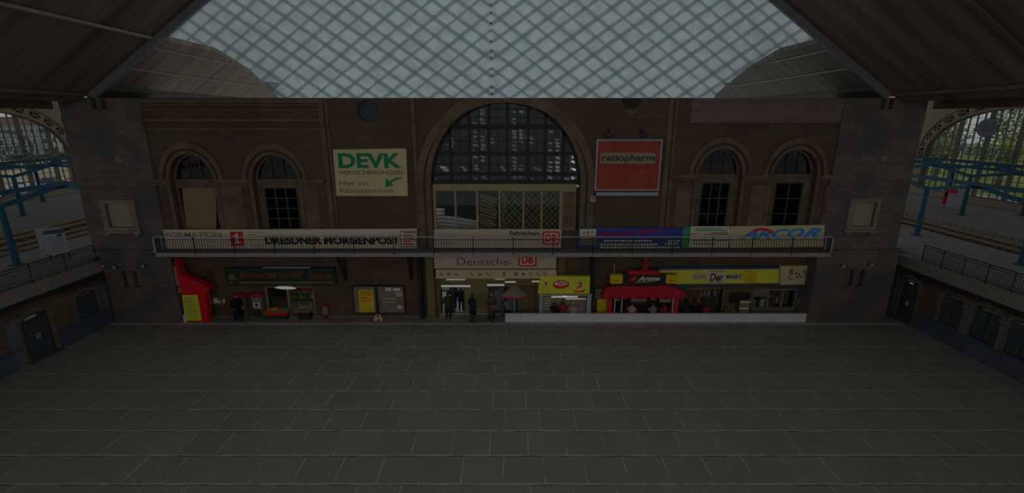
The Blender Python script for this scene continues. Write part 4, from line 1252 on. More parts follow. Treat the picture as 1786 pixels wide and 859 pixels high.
t = board('banner_sign', 'dark blue banner with red script behind the railing right of the middle', 'sign', 1008, 1190, 396, 432, 'navy', YK, .1)
x0, x1, z0, z1 = R(1042, 1190, 397.5, 412, YK)
MB().box(x0, x1, YK - .012, YK - .001, z0, z1).build('blue_field', MT['blue'], t)
mb = MB()
for k, (a, b, y, h) in enumerate(((1047, 1057, 408, 5), (1063, 1073, 407.5, 5), (1074, 1086, 408, 2.5), (1087, 1094, 406, 5), (1099, 1111, 405.5, 3), (1115, 1129, 403.5, 4.5), (1135, 1149, 402.5, 4.5))):
    n = max(2, int((b - a) / 3))
    for i in range(n):
        p0 = P(a + (b - a) * i / n, y + h / 2, YK - .02); p1 = P(a + (b - a) * (i + .55) / n, y - h / 2, YK - .02); p2 = P(a + (b - a) * (i + 1) / n, y + h * .4, YK - .02)
        mb.beam((p0[0], YK - .018, p0[1]), (p1[0], YK - .018, p1[1]), .01, .06); mb.beam((p1[0], YK - .018, p1[1]), (p2[0], YK - .018, p2[1]), .01, .06)
mb.build('red_script', MT['red'], t)
mb = MB(); rnd = random.Random(5)
for y, a, b in ((418, 1053, 1137), (424.5, 1047, 1147), (429.5, 1047, 1188), (423, 1160, 1186), (418, 1164, 1186)):
    x = a
    while x < b - 3:
        w = rnd.uniform(2, 6)
        q = R(x, min(b, x + w), y, y + 3.0, YK); mb.box(q[0], q[1], YK - .012, YK - .001, q[2], q[3]); x += w + 1.2
mb.build('small_print', MT['signwhite'], t)
for k, (a, b, y0, y1) in enumerate(((1011, 1040, 399, 411), (1012, 1040, 414, 427))):
    q = R(a, b, y0, y1, YK)
    pp = MB().box(q[0], q[1], YK - .014, YK - .001, q[2], q[3]).build('poster', MT['towerframe'] if k else MT['signwhite'], t)
    mb = MB()
    for i in range(3):
        xx = q[0] + (q[1] - q[0]) * (.25 + .25 * i); zz = (q[2] + q[3]) / 2
        mb.ball((xx, YK - .018, zz + .03 * (i - 1)), .07, .006, .09 if i == 1 else .05)
    mb.build('poster_motif', MT['greytxt'], pp)
q = R(1190.5, 1203, 396, 432, YK)
o = MB().box(q[0], q[1], YK - .005, YK + .1, q[2], q[3]).build('green_panel', MT['signgreen'])
tag(o, 'narrow dark green panel between the blue banner and the pale striped board', 'panel')
t = board('notice_board', 'pale board with green and red lines right of the green panel', 'sign', 1203.5, 1272, 394.5, 431.5, 'signwhite', YK, .1)
mb = MB(); mg = MB(); mr = MB()
for k, (a, b, y, m) in enumerate(((1212, 1262, 398, mg), (1212, 1268, 401, mg), (1240, 1270, 405, mb), (1206, 1216, 407, mr), (1228, 1270, 407.5, mr), (1214, 1270, 412, mb), (1206, 1270, 418, mb), (1208, 1250, 424, mb))):
    q = R(a, b, y, y + 1.4, YK); m.box(q[0], q[1], YK - .012, YK - .001, q[2], q[3])
mg.build('green_lines', MT['signgreen'], t); mr.build('red_lines', MT['red'], t); mb.build('grey_lines', MT['greytxt'], t)
t = board('banner_sign', 'cream banner with slanted blue letters and a red swoosh, rightmost on the balcony', 'sign', 1273, 1438, 392.5, 431, 'signcream', YK, .1, quad=[(1273, 432), (1436, 430), (1438.5, 392), (1273, 394.5)])
for ch, a, b, y0, y1, m in (('A', 1291, 1321, 399, 416, 'arcblue'), ('R', 1318, 1348, 400, 416, 'arcblue'), ('C', 1346, 1376, 398.5, 415.5, 'arcblue'), ('O', 1373, 1403, 397.5, 415, 'arcblue'), ('R', 1400, 1432, 397, 415, 'arcblue')):
    ptext(ch, a, b, y0, y1, YK, MT[m], t, bold=.04, shear=.4)
pts = []
for i in range(13):
    s_ = i / 12; pts.append(P(1313 + 36 * s_, 404.5 - 7.5 * math.sin(math.pi * (.15 + .8 * s_)), YK - .014))
for i in range(13):
    s_ = 1 - i / 12; pts.append(P(1315 + 32 * s_, 407.5 - 6.0 * math.sin(math.pi * (.15 + .8 * s_)), YK - .014))
MB().plate(pts, [], 'y', YK - .022, YK - .014).build('swoosh', MT['red'], t)

# ================================================================== GROUND FLOOR
YG = GF
g = MB().plate(rect(FL - .3, P(744, 500, YG)[0], 0, 4.32), [rect(*(R(470, 548, 499, 560, YG)[:2] + (0.06, R(470, 548, 499, 560, YG)[3])))], 'y', YG, YG + .3)
struct('wall_shops_left', g, MT['lowerwall'])
q = R(1190, 1262, 501, 560, YG); q2 = R(1311, 1386, 503, 560, YG)
g = MB().plate(rect(P(985, 500, YG)[0], FR + .3, 0, 4.32), [rect(q[0], q[1], .06, q[3]), rect(q2[0], q2[1], .06, q2[3])], 'y', YG, YG + .3)
struct('wall_shops_right', g, MT['lowerwall'])
struct('floor_shops', MB().box(FL - .3, -5.6, 26.85, 30.2, 0.0, 0.03).box(4.9, FR + .3, 26.85, 30.2, 0, .03), MT['kerb'])

# --- portal
YP = 26.25
x0 = P(744, 500, YP)[0]; x1 = P(757, 500, YP)[0]
mb = MB().box(x0, x1, YP, 27.1, 0, 4.31).box(x0 - .06, x1 + .06, YP - .05, 27.1, 0, .3)
xa = P(971, 500, 26.82)[0]; xb = P(985, 500, 26.82)[0]
mb.box(xa, xb, 26.82, 27.3, 0, 4.31).box(xa - .06, xb + .06, 26.8, 27.3, 0, .3)
trim(mb, 'creamcol')
t = board('entrance_sign', 'wide beige railway sign with grey lettering and red logo over the entrance', 'sign', 757, 970.5, 440, 468, 'beige', YP - .03, .15)
ptext('Deutsche', 797, 888, 449.5, 462, YP - .03, MT['greytxt'], t, bold=.005)
db_logo(904.5, 936, 440, 464.5, YP - .03, t)
q = R(887, 893, 458.5, 459.8, YP - .03); MB().box(q[0], q[1], YP - .045, YP - .031, q[2], q[3]).build('red_dash', MT['red'], t)
t = board('pictogram_board', 'narrow cream strip of dark pictograms under the beige entrance sign', 'sign', 760, 970.5, 470, 485.5, 'signcream', YP, .12)
def picto(px, kind):
    mb = MB(); x, z = P(px, 477.5, YP); y0, y1 = YP - .012, YP - .001
    if kind == 'man':
        mb.plate(circle(x, z + .12, .05, 8), [], 'y', y0, y1); mb.box(x - .06, x + .06, y0, y1, z - .12, z + .06)
    elif kind == 'square': mb.box(x - .1, x + .1, y0, y1, z - .1, z + .1)
    elif kind == 'bar': mb.box(x - .13, x + .13, y0, y1, z - .06, z + .01).box(x - .09, x + .09, y0, y1, z - .1, z - .07)
    elif kind == 'ring': mb.plate(circle(x, z, .11, 12), [circle(x, z, .06, 12)], 'y', y0, y1)
    elif kind == 'diamond': mb.plate([(x, z + .12), (x + .12, z), (x, z - .12), (x - .12, z)], [], 'y', y0, y1)
    elif kind == 'roof': mb.plate([(x - .13, z - .08), (x + .13, z - .08), (x, z + .11)], [[(x - .06, z - .05), (x, z + .04), (x + .06, z - .05)]], 'y', y0, y1)
    elif kind == 'phone': mb.plate([(x - .12, z + .1), (x - .05, z + .12), (x - .03, z), (x + .08, z - .06), (x + .12, z - .1), (x + .04, z - .13), (x - .08, z - .02)], [], 'y', y0, y1)
    elif kind == 'seat': mb.box(x - .1, x - .06, y0, y1, z - .1, z + .11).box(x - .1, x + .09, y0, y1, z - .1, z - .06)
    mb.build('pictogram', MT['greytxt'], t)
for px, k in ((769, 'roof'), (782, 'ring'), (796, 'bar'), (824, 'seat'), (837, 'bar'), (852, 'phone'), (879, 'man'), (900, 'square'), (912.5, 'diamond'), (925, 'roof'), (939, 'phone'), (951, 'ring')):
    picto(px, k)
# door wall of the portal
YD = 27.3
pw0 = P(757, 500, YP)[0]; pw1 = P(971, 500, YP)[0]
d1 = R(769, 811, 499, 560, YD); d2 = R(852, 903, 500, 560, YD)
mb = MB().plate(rect(pw0 - .05, pw1 + .05, 0, 4.31), [rect(d1[0], d1[1], 0.0, d1[3]), rect(d2[0], d2[1], 0.0, d2[3])], 'y', YD, YD + .18)
struct('wall_portal', mb, M('olive_cream_wall', tone(54, 50, 30), .75, .12, 1.5))
struct('ceiling_portal', MB().box(pw0 - .05, pw1 + .05, YP + .1, YD, P(860, 486, YP + .1)[1], P(860, 486, YP + .1)[1] + .1), MT['creamcol'])
dd = struct('door_3', MB().plate(rect(d1[0], d1[1], 0.02, d1[3]), [rect(d1[0] + .09, (d1[0] + d1[1]) / 2 - .12, .05, d1[3] - .35), rect((d1[0] + d1[1]) / 2 + .12, d1[1] - .09, .05, d1[3] - .35), rect(d1[0] + .09, (d1[0] + d1[1]) / 2 - .12, d1[3] - .28, d1[3] - .08), rect((d1[0] + d1[1]) / 2 + .12, d1[1] - .09, d1[3] - .28, d1[3] - .08)], 'y', YD + .04, YD + .14), MT['doorwood'])
MB().box(d1[0] + .05, d1[1] - .05, YD + .08, YD + .09, d1[3] - .3, d1[3] - .05).build('fanlight', MT['shopglass'], dd)
m_ = (d2[0] + d2[1]) / 2
dd = struct('door_4', MB().plate(rect(d2[0], d2[1], 0.02, d2[3]), [rect(d2[0] + .35, m_ - .05, .12, d2[3] - .2), rect(m_ + .3, d2[1] - .1, .12, d2[3] - .2)], 'y', YD + .04, YD + .14), MT['doorwood'])
MB().box(d2[0] + .3, d2[1] - .05, YD + .08, YD + .09, .1, d2[3] - .15).build('pane', MT['darkglass'], dd)
MB().box(m_ - .03, m_ + .03, YD - .02, YD + .04, 1.0, 1.25).build('handle', MT['greymetal'], dd)
q = R(872, 880, 500, 560, YD - .25)
o = MB().bbox(q[0], q[1], YD - .4, YD - .15, 0, q[3], .03).build('entrance_post', MT['pilaster'])
tag(o, 'dark blue-grey post beside the entrance doors behind the brown coat', 'post')
q = R(830, 846, 512, 532, YD)
o = MB().box(q[0], q[1], YD - .03, YD - .001, q[2], q[3]).build('wall_notice', MT['board'])
tag(o, 'pale olive notice panel on the wall between the two entrance doors', 'notice')
q = R(904, 937, 498, 560, YD)
trim(MB().box(q[0] + .1, q[0] + .55, YD - .12, YD - .001, 0, q[3]).box(q[1] - .5, q[1] - .1, YD - .12, YD - .001, 0, q[3]), 'creamcol')
def tubelight(px0, px1, py0, py1, Y, lab, group='white tube lamps of the entrance'):
    q = R(px0, px1, py0, py1, Y)
    t = thing('tube_lamp', lab, 'lamp', ((q[0] + q[1]) / 2, Y, q[3]), group)
    MB().box(q[0], q[1], Y - .05, Y + .05, q[3] - .01, q[3] + .05).build('housing', MT['greymetal'], t)
    MB().tube((q[0] + .02, Y - .02, (q[2] + q[3]) / 2), (q[1] - .02, Y - .02, (q[2] + q[3]) / 2), max(.025, (q[3] - q[2]) / 2)).build('tube', MT['tube'], t)
tubelight(778, 812, 485.5, 488, 26.5, 'white tube lamp under the pictogram strip, over the left door')
tubelight(769, 821, 496.5, 500, 26.85, 'long white tube lamp just above the open left entrance door')
tubelight(849, 880, 494.5, 498, 26.85, 'white tube lamp above the dark right entrance door')
tubelight(863, 881, 484.8, 487, 26.5, 'short white tube lamp under the middle of the pictogram strip')
tubelight(880, 900, 489.5, 492.5, 26.6, 'short white tube lamp above the red and white parasol')
tubelight(927, 941, 488.5, 491.5, 26.6, 'short white tube lamp touching the yellow kiosk sign')

# red and white parasol
xc, zt = P(897, 496, 26.3); zl = P(897, 515, 26.3)[1]
t = thing('parasol', 'white parasol with a red rim beside the right entrance door', 'parasol', (xc, 26.3, 0))
ca = MB(); rr = []
for r, z in ((.86, zl), (.85, zl + .06), (.58, zl + .28), (.2, zt - .06), (.02, zt)):
    rr.append([(xc + r * math.cos(2 * math.pi * i / 16), 26.15 + .42 * r * math.sin(2 * math.pi * i / 16), z) for i in range(16)])
ca.loft(rr).build('canopy', MT['towerframe'], t)
mb = MB(); rr = []
for r, z in ((.865, zl - .02), (.86, zl + .08)):
    rr.append([(xc + r * math.cos(2 * math.pi * i / 16), 26.15 + .424 * r * math.sin(2 * math.pi * i / 16), z) for i in range(16)])
mb.loft(rr, caps=False).build('rim', MT['darkred'], t)
MB().tube((xc, 26.15, .05), (xc, 26.15, zt - .05), .025).build('pole', MT['greymetal'], t)
MB().lathe((xc, 26.15, 0), [(.2, 0), (.2, .06), (.04, .1)], 12).build('base', MT['iron'], t)

# --- left of the portal: green shop with fascia sign
YF = YG - .22
t = board('shop_sign', 'dark green shop fascia with orange lettering and a yellow line of small text', 'sign', 393, 585, 467, 497.5, 'darkgreen', YF, .2)
ptext('Restaurant im Hbf', 420, 527, 472, 484, YF, MT['rust'], t, bold=.02)
ptext('Snack', 538, 580, 474, 486, YF, MT['rust'], t, bold=.02)
mb = MB(); rnd = random.Random(2); x = 417
while x < 582:
    w = rnd.uniform(3, 8); q = R(x, min(583, x + w), 490.5, 494.5, YF); mb.box(q[0], q[1], YF - .012, YF - .001, q[2], q[3]); x += w + 1.3
mb.build('small_print', MT['olive'], t)
q = R(397, 413, 476, 487, YF)
MB().plate([(q[0], q[2]), (q[1], q[2]), (q[1] - .1, (q[2] + q[3]) / 2), ((q[0] + q[1]) / 2, q[3]), (q[0] + .05, (q[2] + q[3]) / 2)], [], 'y', YF - .012, YF - .001).build('emblem', MT['olive'], t)
q = R(398, 406, 490, 494, YF); MB().box(q[0], q[1], YF - .012, YF - .001, q[2], q[3]).build('emblem_bar', MT['olive'], t)
q = R(459, 542, 464.5, 466.5, YF); MB().box(q[0], q[1], YF - .1, YF, q[2], q[3]).build('cover_strip', MT['greymetal'], t)
q = R(480, 516, 498.5, 503.5, YG - .3)
t = thing('hanging_lamp', 'long white rounded lamp under the green shop fascia', 'lamp', ((q[0] + q[1]) / 2, YG - .3, q[3]))
rr = []; n = 9
for i in range(n + 1):
    s_ = i / n; r = .075 * math.sqrt(max(.05, 1 - (2 * s_ - 1) ** 2)) + .01; x = q[0] + (q[1] - q[0]) * s_
    rr.append([(x, YG - .3 + 1.3 * r * math.cos(2 * math.pi * k / 10), (q[2] + q[3]) / 2 - .05 * s_ + r * math.sin(2 * math.pi * k / 10)) for k in range(10)])
MB().loft(rr).build('diffuser', MT['tube'], t, True)
MB().box(q[0] + .2, q[1] - .2, YG - .33, YG - .27, q[3] - .02, q[3] + .04).build('housing', MT['greymetal'], t)
# shop front frame
sx0, sx1, sz0, sz1 = R(470, 548, 499, 560, YG)
sx0_ = P(466, 530, YG)[0]
w = struct(wname(), MB().box(sx0 - .12, sx0, YG - .06, YG + .2, .03, sz1).box(sx1, sx1 + .1, YG - .06, YG + .2, .03, sz1).box(P(503, 530, YG)[0], P(507, 530, YG)[0], YG - .04, YG + .1, .03, sz1).box(sx0, sx1, YG, YG + .15, sz1 - .08, sz1), MT['towerframe'])
MB().box(sx0, P(503, 530, YG)[0], YG + .05, YG + .06, .1, sz1 - .08).build('pane', MT['shopglass'], w)
rnd = random.Random(21)
GC = ['red', 'orange', 'amber', 'signgreen', 'white', 'arcblue', 'board', 'yellow', 'darkred', 'navy']
def shelf_unit(name, label, x0, x1, y0, y1, z0, z1, n, mat='hallbeige'):
    t = thing(name, label, 'shelf', ((x0 + x1) / 2, (y0 + y1) / 2, z0))
    MB().box(x0, x1, y1 - .03, y1, z0, z1).build('back_panel', MT[mat], t)
    for x in (x0, x1 - .04): MB().box(x, x + .04, y0, y1, z0, z1).build('side_panel', MT[mat], t)
    zz = []
    for k in range(n):
        z = z0 + .1 + (z1 - z0 - .15) * k / n; zz.append(z)
        MB().box(x0 + .04, x1 - .04, y0, y1 - .03, z, z + .03).build('shelf_board', MT[mat], t)
    return zz
def goods(x0, x1, y, zs_, h, where, group, step=.17):
    protos = {}
    COL = {'red': 'red', 'orange': 'orange', 'amber': 'amber', 'signgreen': 'green', 'white': 'white', 'arcblue': 'blue', 'board': 'tan', 'yellow': 'yellow', 'darkred': 'dark red', 'navy': 'navy'}
    for z in zs_:
        x = x0
        while x < x1 - .12:
            c = rnd.choice(GC); bottle = rnd.random() < .45
            k = (c, bottle)
            if k not in protos:
                if bottle:
                    b = MB().lathe((0, 0, 0), [(.05, 0), (.055, .02), (.055, .15), (.02, .22), (.02, .28), (.025, .285)], 8)
                    protos[k] = b.build('bottle', MT[c], None, True)
                else:
                    protos[k] = MB().bbox(-.065, .065, -.06, .06, 0, .24, .012).build('carton', MT[c])
                o = protos[k]
            else:
                o = protos[k].copy(); C.objects.link(o)
            s_ = rnd.uniform(.85, 1.1) * h / .28
            o.location = (x + .06, y, z + .031); o.scale = (1, 1, s_)
            tag(o, '%s %s %s' % (COL[c], 'bottle' if bottle else 'carton', where), 'bottle' if bottle else 'carton', group)
            x += step * rnd.uniform(.85, 1.3)
zz = shelf_unit('display_shelf', 'tall stocked shelf at the back of the green-signed shop', sx0 + .1, sx1 - .1, 29.4, 29.85, .03, 2.2, 4)
goods(sx0 + .2, sx1 - .2, 29.6, zz, .3, 'on the shelf inside the green-signed shop', 'goods in the green-signed shop', .2)
def light(name, loc, power, col, size=.3):
    l = bpy.data.lights.new(name, 'POINT'); l.energy = power; l.color = col; l.shadow_soft_size = size
    o = bpy.data.objects.new(name, l); o.location = loc; C.objects.link(o)
light('shop_light', ((sx0 + sx1) / 2, 28.0, 2.6), 7, (1, .85, .6))
# market counter with fruit in front of it
def crate(label, x, y, z, w, d, h, mat, fruit, n, group):
    t = thing('produce_crate', label, 'crate', (x, y, z), group)
    MB().plate(rect(x - w / 2, x + w / 2, y - d / 2, y + d / 2), [rect(x - w / 2 + .02, x + w / 2 - .02, y - d / 2 + .02, y + d / 2 - .02)], 'z', z, z + h).box(x - w / 2, x + w / 2, y - d / 2, y + d / 2, z, z + .02).build('crate_body', MT[mat], t)
    return t
cx0, cx1 = P(466, 552, YG - .3)[0], P(505, 552, YG - .3)[0]
t = thing('market_counter', 'red and green counter in front of the shop window', 'counter', ((cx0 + cx1) / 2, YG - .35, 0))
MB().box(cx0 + .03, cx1 - .03, YG - .5, YG - .15, .0, .28).build('base', MT['darkgreen'], t)
MB().bbox(cx0, cx1, YG - .56, YG - .1, .28, .5, .02).build('front_panel', MT['red'], t)
MB().bbox(cx0 - .03, cx1 + .03, YG - .58, YG - .08, .5, .55, .01).build('counter_top', MT['board'], t)
cols = ['orange', 'amber', 'red', 'signgreen']
fp = {}
for i in range(4):
    xx = cx0 + .2 + i * .32
    crate(['crate of oranges at the left end of the red counter', 'crate of yellow fruit second from left on the red counter', 'crate of red fruit third from left on the red counter', 'crate of green fruit at the right end of the red counter'][i], xx, YG - .33, .551, .29, .34, .08, 'board', None, 0, 'fruit crates on the red counter')
    for j in range(9):
        c = cols[i]
        if c not in fp: o = fp[c] = MB().ball((0, 0, 0), .045, .045, .043, 8, 6).build('fruit', MT[c], None, True)
        else: o = fp[c].copy(); C.objects.link(o)
        o.location = (xx - .09 + .09 * (j % 3), YG - .43 + .09 * (j // 3), .616 + .008 * ((j * 7) % 3))
        tag(o, '%s fruit in the %s crate on the red counter' % ({'orange': 'orange', 'amber': 'yellow', 'red': 'red', 'signgreen': 'green'}[c], ['leftmost', 'second', 'third', 'rightmost'][i]), 'fruit', 'fruit on the red counter')
x, z = P(531, 540, YG - .3)
t = thing('food_stand', 'small stand with pale trays at the right of the shop window', 'stand', (x, YG - .3, 0))
MB().box(x - .35, x + .35, YG - .5, YG - .1, 0, .45).build('base', MT['dark'], t)
for k in range(2):
    z = .45 + .22 * k
    MB().bbox(x - .4 + .06 * k, x + .4, YG - .55 + .16 * k, YG - .1, z + .02, z + .08, .015).build('tray', MT['cream'], t)
MB().box(x + .3, x + .36, YG - .16, YG - .1, .45, .9).box(x - .36, x - .3, YG - .16, YG - .1, .45, .9).build('tray_post', MT['greymetal'], t)
# ticket machines
for px, lab in ((419, 'red-topped vending machine behind the man in the dark coat'), (449, 'red-topped vending machine with a white front left of the shop window')):
    q = R(px - 8, px + 8, 512, 556, YG - .3)
    t = thing('vending_machine', lab, 'machine', ((q[0] + q[1]) / 2, YG - .1, 0), 'red-topped vending machines')
    MB().bbox(q[0], q[1], YG - .35, YG - .01, .05, q[3] - .2, .02).build('cabinet', MT['towerframe'], t)
    MB().bbox(q[0] - .02, q[1] + .02, YG - .38, YG - .01, q[3] - .2, q[3], .02).build('top_box', MT['darkred'], t)
    MB().box(q[0] + .08, q[1] - .08, YG - .37, YG - .351, .72, 1.05).build('front_plate', MT['white'], t)
    MB().box(q[0] + .2, q[1] - .2, YG - .385, YG - .371, .8, 1.0).build('slot_panel', MT['black'], t)
    MB().bbox(q[0] + .04, q[1] - .04, YG - .37, YG - .351, .1, .6, .01).build('lower_door', MT['black'], t)
x, z = P(566, 541, YG - .3)
t = thing('wall_dispenser', 'pale dispenser on a dark post right of the shop window', 'dispenser', (x, YG - .2, 0))
MB().tube((x, YG - .2, .02), (x, YG - .2, z - .3), .06).lathe((x, YG - .2, 0), [(.16, 0), (.16, .04), (.06, .06)], 12).build('post', MT['darkred'], t)
MB().bbox(x - .17, x + .17, YG - .32, YG - .08, z - .32, z + .25, .04).build('housing', MT['board'], t)
MB().bbox(x - .2, x + .2, YG - .34, YG - .06, z + .25, z + .33, .03).build('lid', MT['darkred'], t)
# display case
t = board('display_case', 'framed wall case with a yellow poster and a white poster', 'display case', 617, 705, 499, 545, 'towerframe', YG - .12, .119, frame=('black', .05))
yv = YG - .12
q = R(626, 652, 505, 544, yv); o = MB().box(q[0], q[1], yv - .012, yv - .001, q[2], q[3]).build('yellow_poster', MT['amber'], t)
mb = MB()
for a, b, y in ((628, 645, 508), (628, 648, 512), (628, 640, 518), (630, 646, 523)):
    k = R(a, b, y, y + 2, yv); mb.box(k[0], k[1], yv - .018, yv - .0125, k[2], k[3])
mb.build('poster_lines', MT['orange'], o)
q = R(663, 703, 500, 544, yv); o = MB().box(q[0], q[1], yv - .012, yv - .001, q[2], q[3]).build('white_poster', MT['towerframe'], t)
mb = MB()
for a, b, y, h in ((672, 682, 501, 6), (685, 698, 502, 5), (690, 702, 510, 2), (692, 702, 514, 2), (668, 690, 520, 1), (668, 690, 526, 1), (694, 701, 532, 6)):
    k = R(a, b, y, y + h, yv); mb.box(k[0], k[1], yv - .018, yv - .0125, k[2], k[3])
mb.build('poster_lines', MT['white'], o)
q = R(655, 660, 500, 545, yv); MB().box(q[0], q[1], yv - .03, yv - .001, q[2], q[3]).build('centre_post', MT['black'], t)
# struts under the balcony
for a, b, lab in (((595, 449), (602, 487), 'dark strut under the balcony left of the framed poster case'), ((716, 449), (717, 486), 'dark strut under the balcony right of the framed poster case')):
    p0 = P(*a, YG - .5); p1 = P(*b, YG - .12)
    t = thing('balcony_strut', lab, 'strut', (p1[0], YG, p1[1]), 'struts under the balcony')
    MB().beam((p0[0], 25.75, 4.3), (p1[0], YG - .1, p1[1]), .12, .14, up=(1, 0, 0)).build('diagonal', MT['black'], t)
    MB().box(p1[0] - .1, p1[0] + .1, YG - .06, YG - .001, p1[1] - .15, 4.29).build('wall_plate', MT['black'], t)
# small A-board
q = R(653, 666, 551, 561, 26.2)
t = thing('folding_board', 'small pale folding board on the floor under the framed poster case', 'board', ((q[0] + q[1]) / 2, 26.2, 0))
xm = (q[0] + q[1]) / 2
for s_ in (-1, 1):
    MB().beam((xm + s_ * .2, 26.2, 0.0), (xm + s_ * .02, 26.2, .42), .2, .04, up=(0, 1, 0)).build('leaf', MT['paintpink'], t)
MB().box(xm - .12, xm + .12, 26.15, 26.25, .16, .19).build('stay', MT['paintpink'], t)

# --- red stand at the left tower
YR = 25.98
t = thing('red_stand', 'red stand with a sloping roof and yellow price board beside the left tower', 'stand', (P(335, 560, YR)[0], YR, 0))
pts = [P(a, b, YR) for a, b in ((313, 514), (365, 508), (363, 501), (336, 489), (314, 479), (303, 449), (306, 470), (311, 496))]
pts = [(max(p[0], FL + .02), p[1]) for p in pts]
pts = [P(318, 514, YR), P(357, 513, YR), P(364, 506, YR), P(363, 500, YR), P(338, 489, YR), P(314, 478, YR), P(304.5, 450, YR), P(306, 470, YR), P(311, 492, YR)]
MB().plate(pts, [], 'y', YR, YR + .5).build('roof', MT['red'], t)
pts = [P(318, 513.5, YR), P(357, 512.5, YR), P(361, 548, YR), P(362, 560, YR), P(323, 560, YR)]
pts = [(x, max(z, 0.0) if i < 3 else 0.0) for i, (x, z) in enumerate(pts)]
MB().plate(pts, [], 'y', YR + .06, YR + .5).build('body', MT['red'], t)
pts = [P(316.5, 513, YR - .02), P(343, 513, YR - .02), P(351, 559, YR - .02), P(322.5, 559, YR - .02)]
o = MB().plate(pts, [], 'y', YR, YR + .055).build('price_board', MT['yellow'], t)
mb = MB(); rnd = random.Random(9)
for k in range(9):
    a = 321 + k * .7; b = a + rnd.uniform(10, 22); k_ = R(a, b, 519 + k * 4, 520 + k * 4, YR - .02); mb.box(k_[0], k_[1], YR - .012, YR - .001, k_[2], k_[3])
mb.build('price_lines', MT['dimtxt'], o)
mb = MB()
for a, b, c, d in ((303.5, 307, 465, 478), (306, 311, 478, 498), (311, 315, 501, 511)):
    k_ = R(a, b, c, d, YR - .02); mb.box(max(k_[0], FL + .01), max(k_[1], FL + .1), YR - .03, YR - .001, k_[2], k_[3])
mb.build('edge_strip', MT['board'], t)
mb = MB(); k_ = R(320, 325, 549, 560, YR - .02); MB().box(k_[0], k_[1], YR - .05, YR - .001, 0, k_[3]).build('corner_post', MT['white'], t)
# wall shelf with small white boxes behind it
q = R(362, 393, 526, 529, YG - .2)
t = thing('wall_shelf', 'narrow dark shelf on the wall right of the red stand', 'shelf', ((q[0] + q[1]) / 2, YG, q[2]))
MB().box(q[0], q[1], YG - .3, YG - .001, q[2], q[2] + .05).build('shelf_board', MT['hallbeige'], t)
for x in (q[0] + .1, q[1] - .14): MB().plate([(YG - .25, q[2]), (YG - .001, q[2]), (YG - .001, q[2] - .2)], [], 'x', x, x + .04).build('bracket', MT['iron'], t)
for i, (px, w, h, lab) in enumerate(((363, .2, .3, 'white box with rounded lid at the left end of the wall shelf'), (367, .12, .12, 'low white box in front on the wall shelf'), (375, .26, .28, 'largest white box in the middle of the wall shelf'), (381, .16, .1, 'flat white box right of the middle on the wall shelf'), (389, .14, .22, 'white box at the right end of the wall shelf'))):
    x = P(px, 520, YG - .2)[0]
    o = MB().bbox(x - w / 2, x + w / 2, YG - (.28 if i == 1 else .2), YG - (.2 if i == 1 else .05), q[2] + .05, q[2] + .05 + h, .02).build('box', MT['white'])
    tag(o, lab, 'box', 'white boxes on the wall shelf')
x, z = P(361, 481, YG)
o = MB().plate(circle(x, z, .42, 20), [circle(x, z, .3, 20)], 'y', YG - .04, YG - .001).plate(circle(x, z, .14, 12), [], 'y', YG - .04, YG - .001).build('wall_emblem', MT['dimred'])
tag(o, 'faint dark red round emblem on the wall above the white boxes', 'sign')
q = R(362, 400, 551, 553, YG - .1)
o = MB().box(q[0], q[1], YG - .12, YG - .001, q[2], q[3] + .02).build('bumper_rail', MT['board'])
tag(o, 'pale horizontal rail on the wall right of the red stand', 'rail')

# --- low pale wall in front of the kiosks
YL = 25.93
q = R(881, 1405, 547, 559, YL)
t = thing('low_wall', 'long low pale wall in front of the kiosks', 'low wall', ((q[0] + q[1]) / 2, YL, 0))
MB().box(q[0], q[1] + .05, YL, YL + .14, 0.0, q[3] - .04).build('body', MT['whitewall'], t)
MB().bbox(q[0] - .01, q[1] + .05, YL - .01, YL + .15, q[3] - .04, q[3], .01).build('coping', MT['whitewall'], t)

# --- yellow sausage kiosk
YY = 26.2
t = thing('snack_kiosk', 'snack kiosk with a yellow sign box and lit counter right of the entrance', 'kiosk', (P(983, 540, YY)[0], 26.5, 0))
pts = [P(a, b, YY) for a, b in ((938, 512), (1028, 512), (1029.5, 482), (943, 481))]
sb = MB().plate(pts, [], 'y', YY, YY + .35).build('sign_box', MT['yellow'], t)
def ell(pcx, pcy, pw, ph, Y, n=20):
    x, z = P(pcx, pcy, Y); w = P(pcx + pw, pcy, Y)[0] - x; h = z - P(pcx, pcy + ph, Y)[1]
    return [(x + w * math.cos(2 * math.pi * i / n), z + h * math.sin(2 * math.pi * i / n)) for i in range(n)]
MB().plate(ell(978.5, 495.5, 14.5, 7.3, YY), [], 'y', YY - .012, YY - .001).build('oval', MT['red'], sb)
MB().plate(ell(978, 494, 11.5, 4.2, YY), [], 'y', YY - .02, YY - .0125).build('oval_field', MT['signwhite'], sb)
mb = MB()
for a, b in (((972, 494), (976, 490)), ((976, 496), (982, 491)), ((982, 496), (986, 492))):
    p0 = P(*a, YY); p1 = P(*b, YY); mb.beam((p0[0], YY - .024, p0[1]), (p1[0], YY - .024, p1[1]), .01, .06)
mb.build('oval_script', MT['red'], sb)
mb = MB()
for a, b in (((946, 487), (956, 497)), ((956, 487), (945, 506)), ((951, 492), (957, 507)), ((1005, 488), (1016, 496)), ((1018, 486), (1006, 503)), ((1011, 492), (1019, 504))):
    p0 = P(*a, YY); p1 = P(*b, YY); mb.beam((p0[0], YY - .006, p0[1]), (p1[0], YY - .006, p1[1]), .012, .08)
mb.build('crossed_motif', MT['paintpink'], sb)
mb = MB()
for a, b in (((1001, 509), (1006, 506)), ((1006, 509), (1016, 507)), ((1016, 509), (1020, 504)), ((1006, 502), (1014, 498))):
    p0 = P(*a, YY); p1 = P(*b, YY); mb.beam((p0[0], YY - .012, p0[1]), (p1[0], YY - .012, p1[1]), .01, .09)
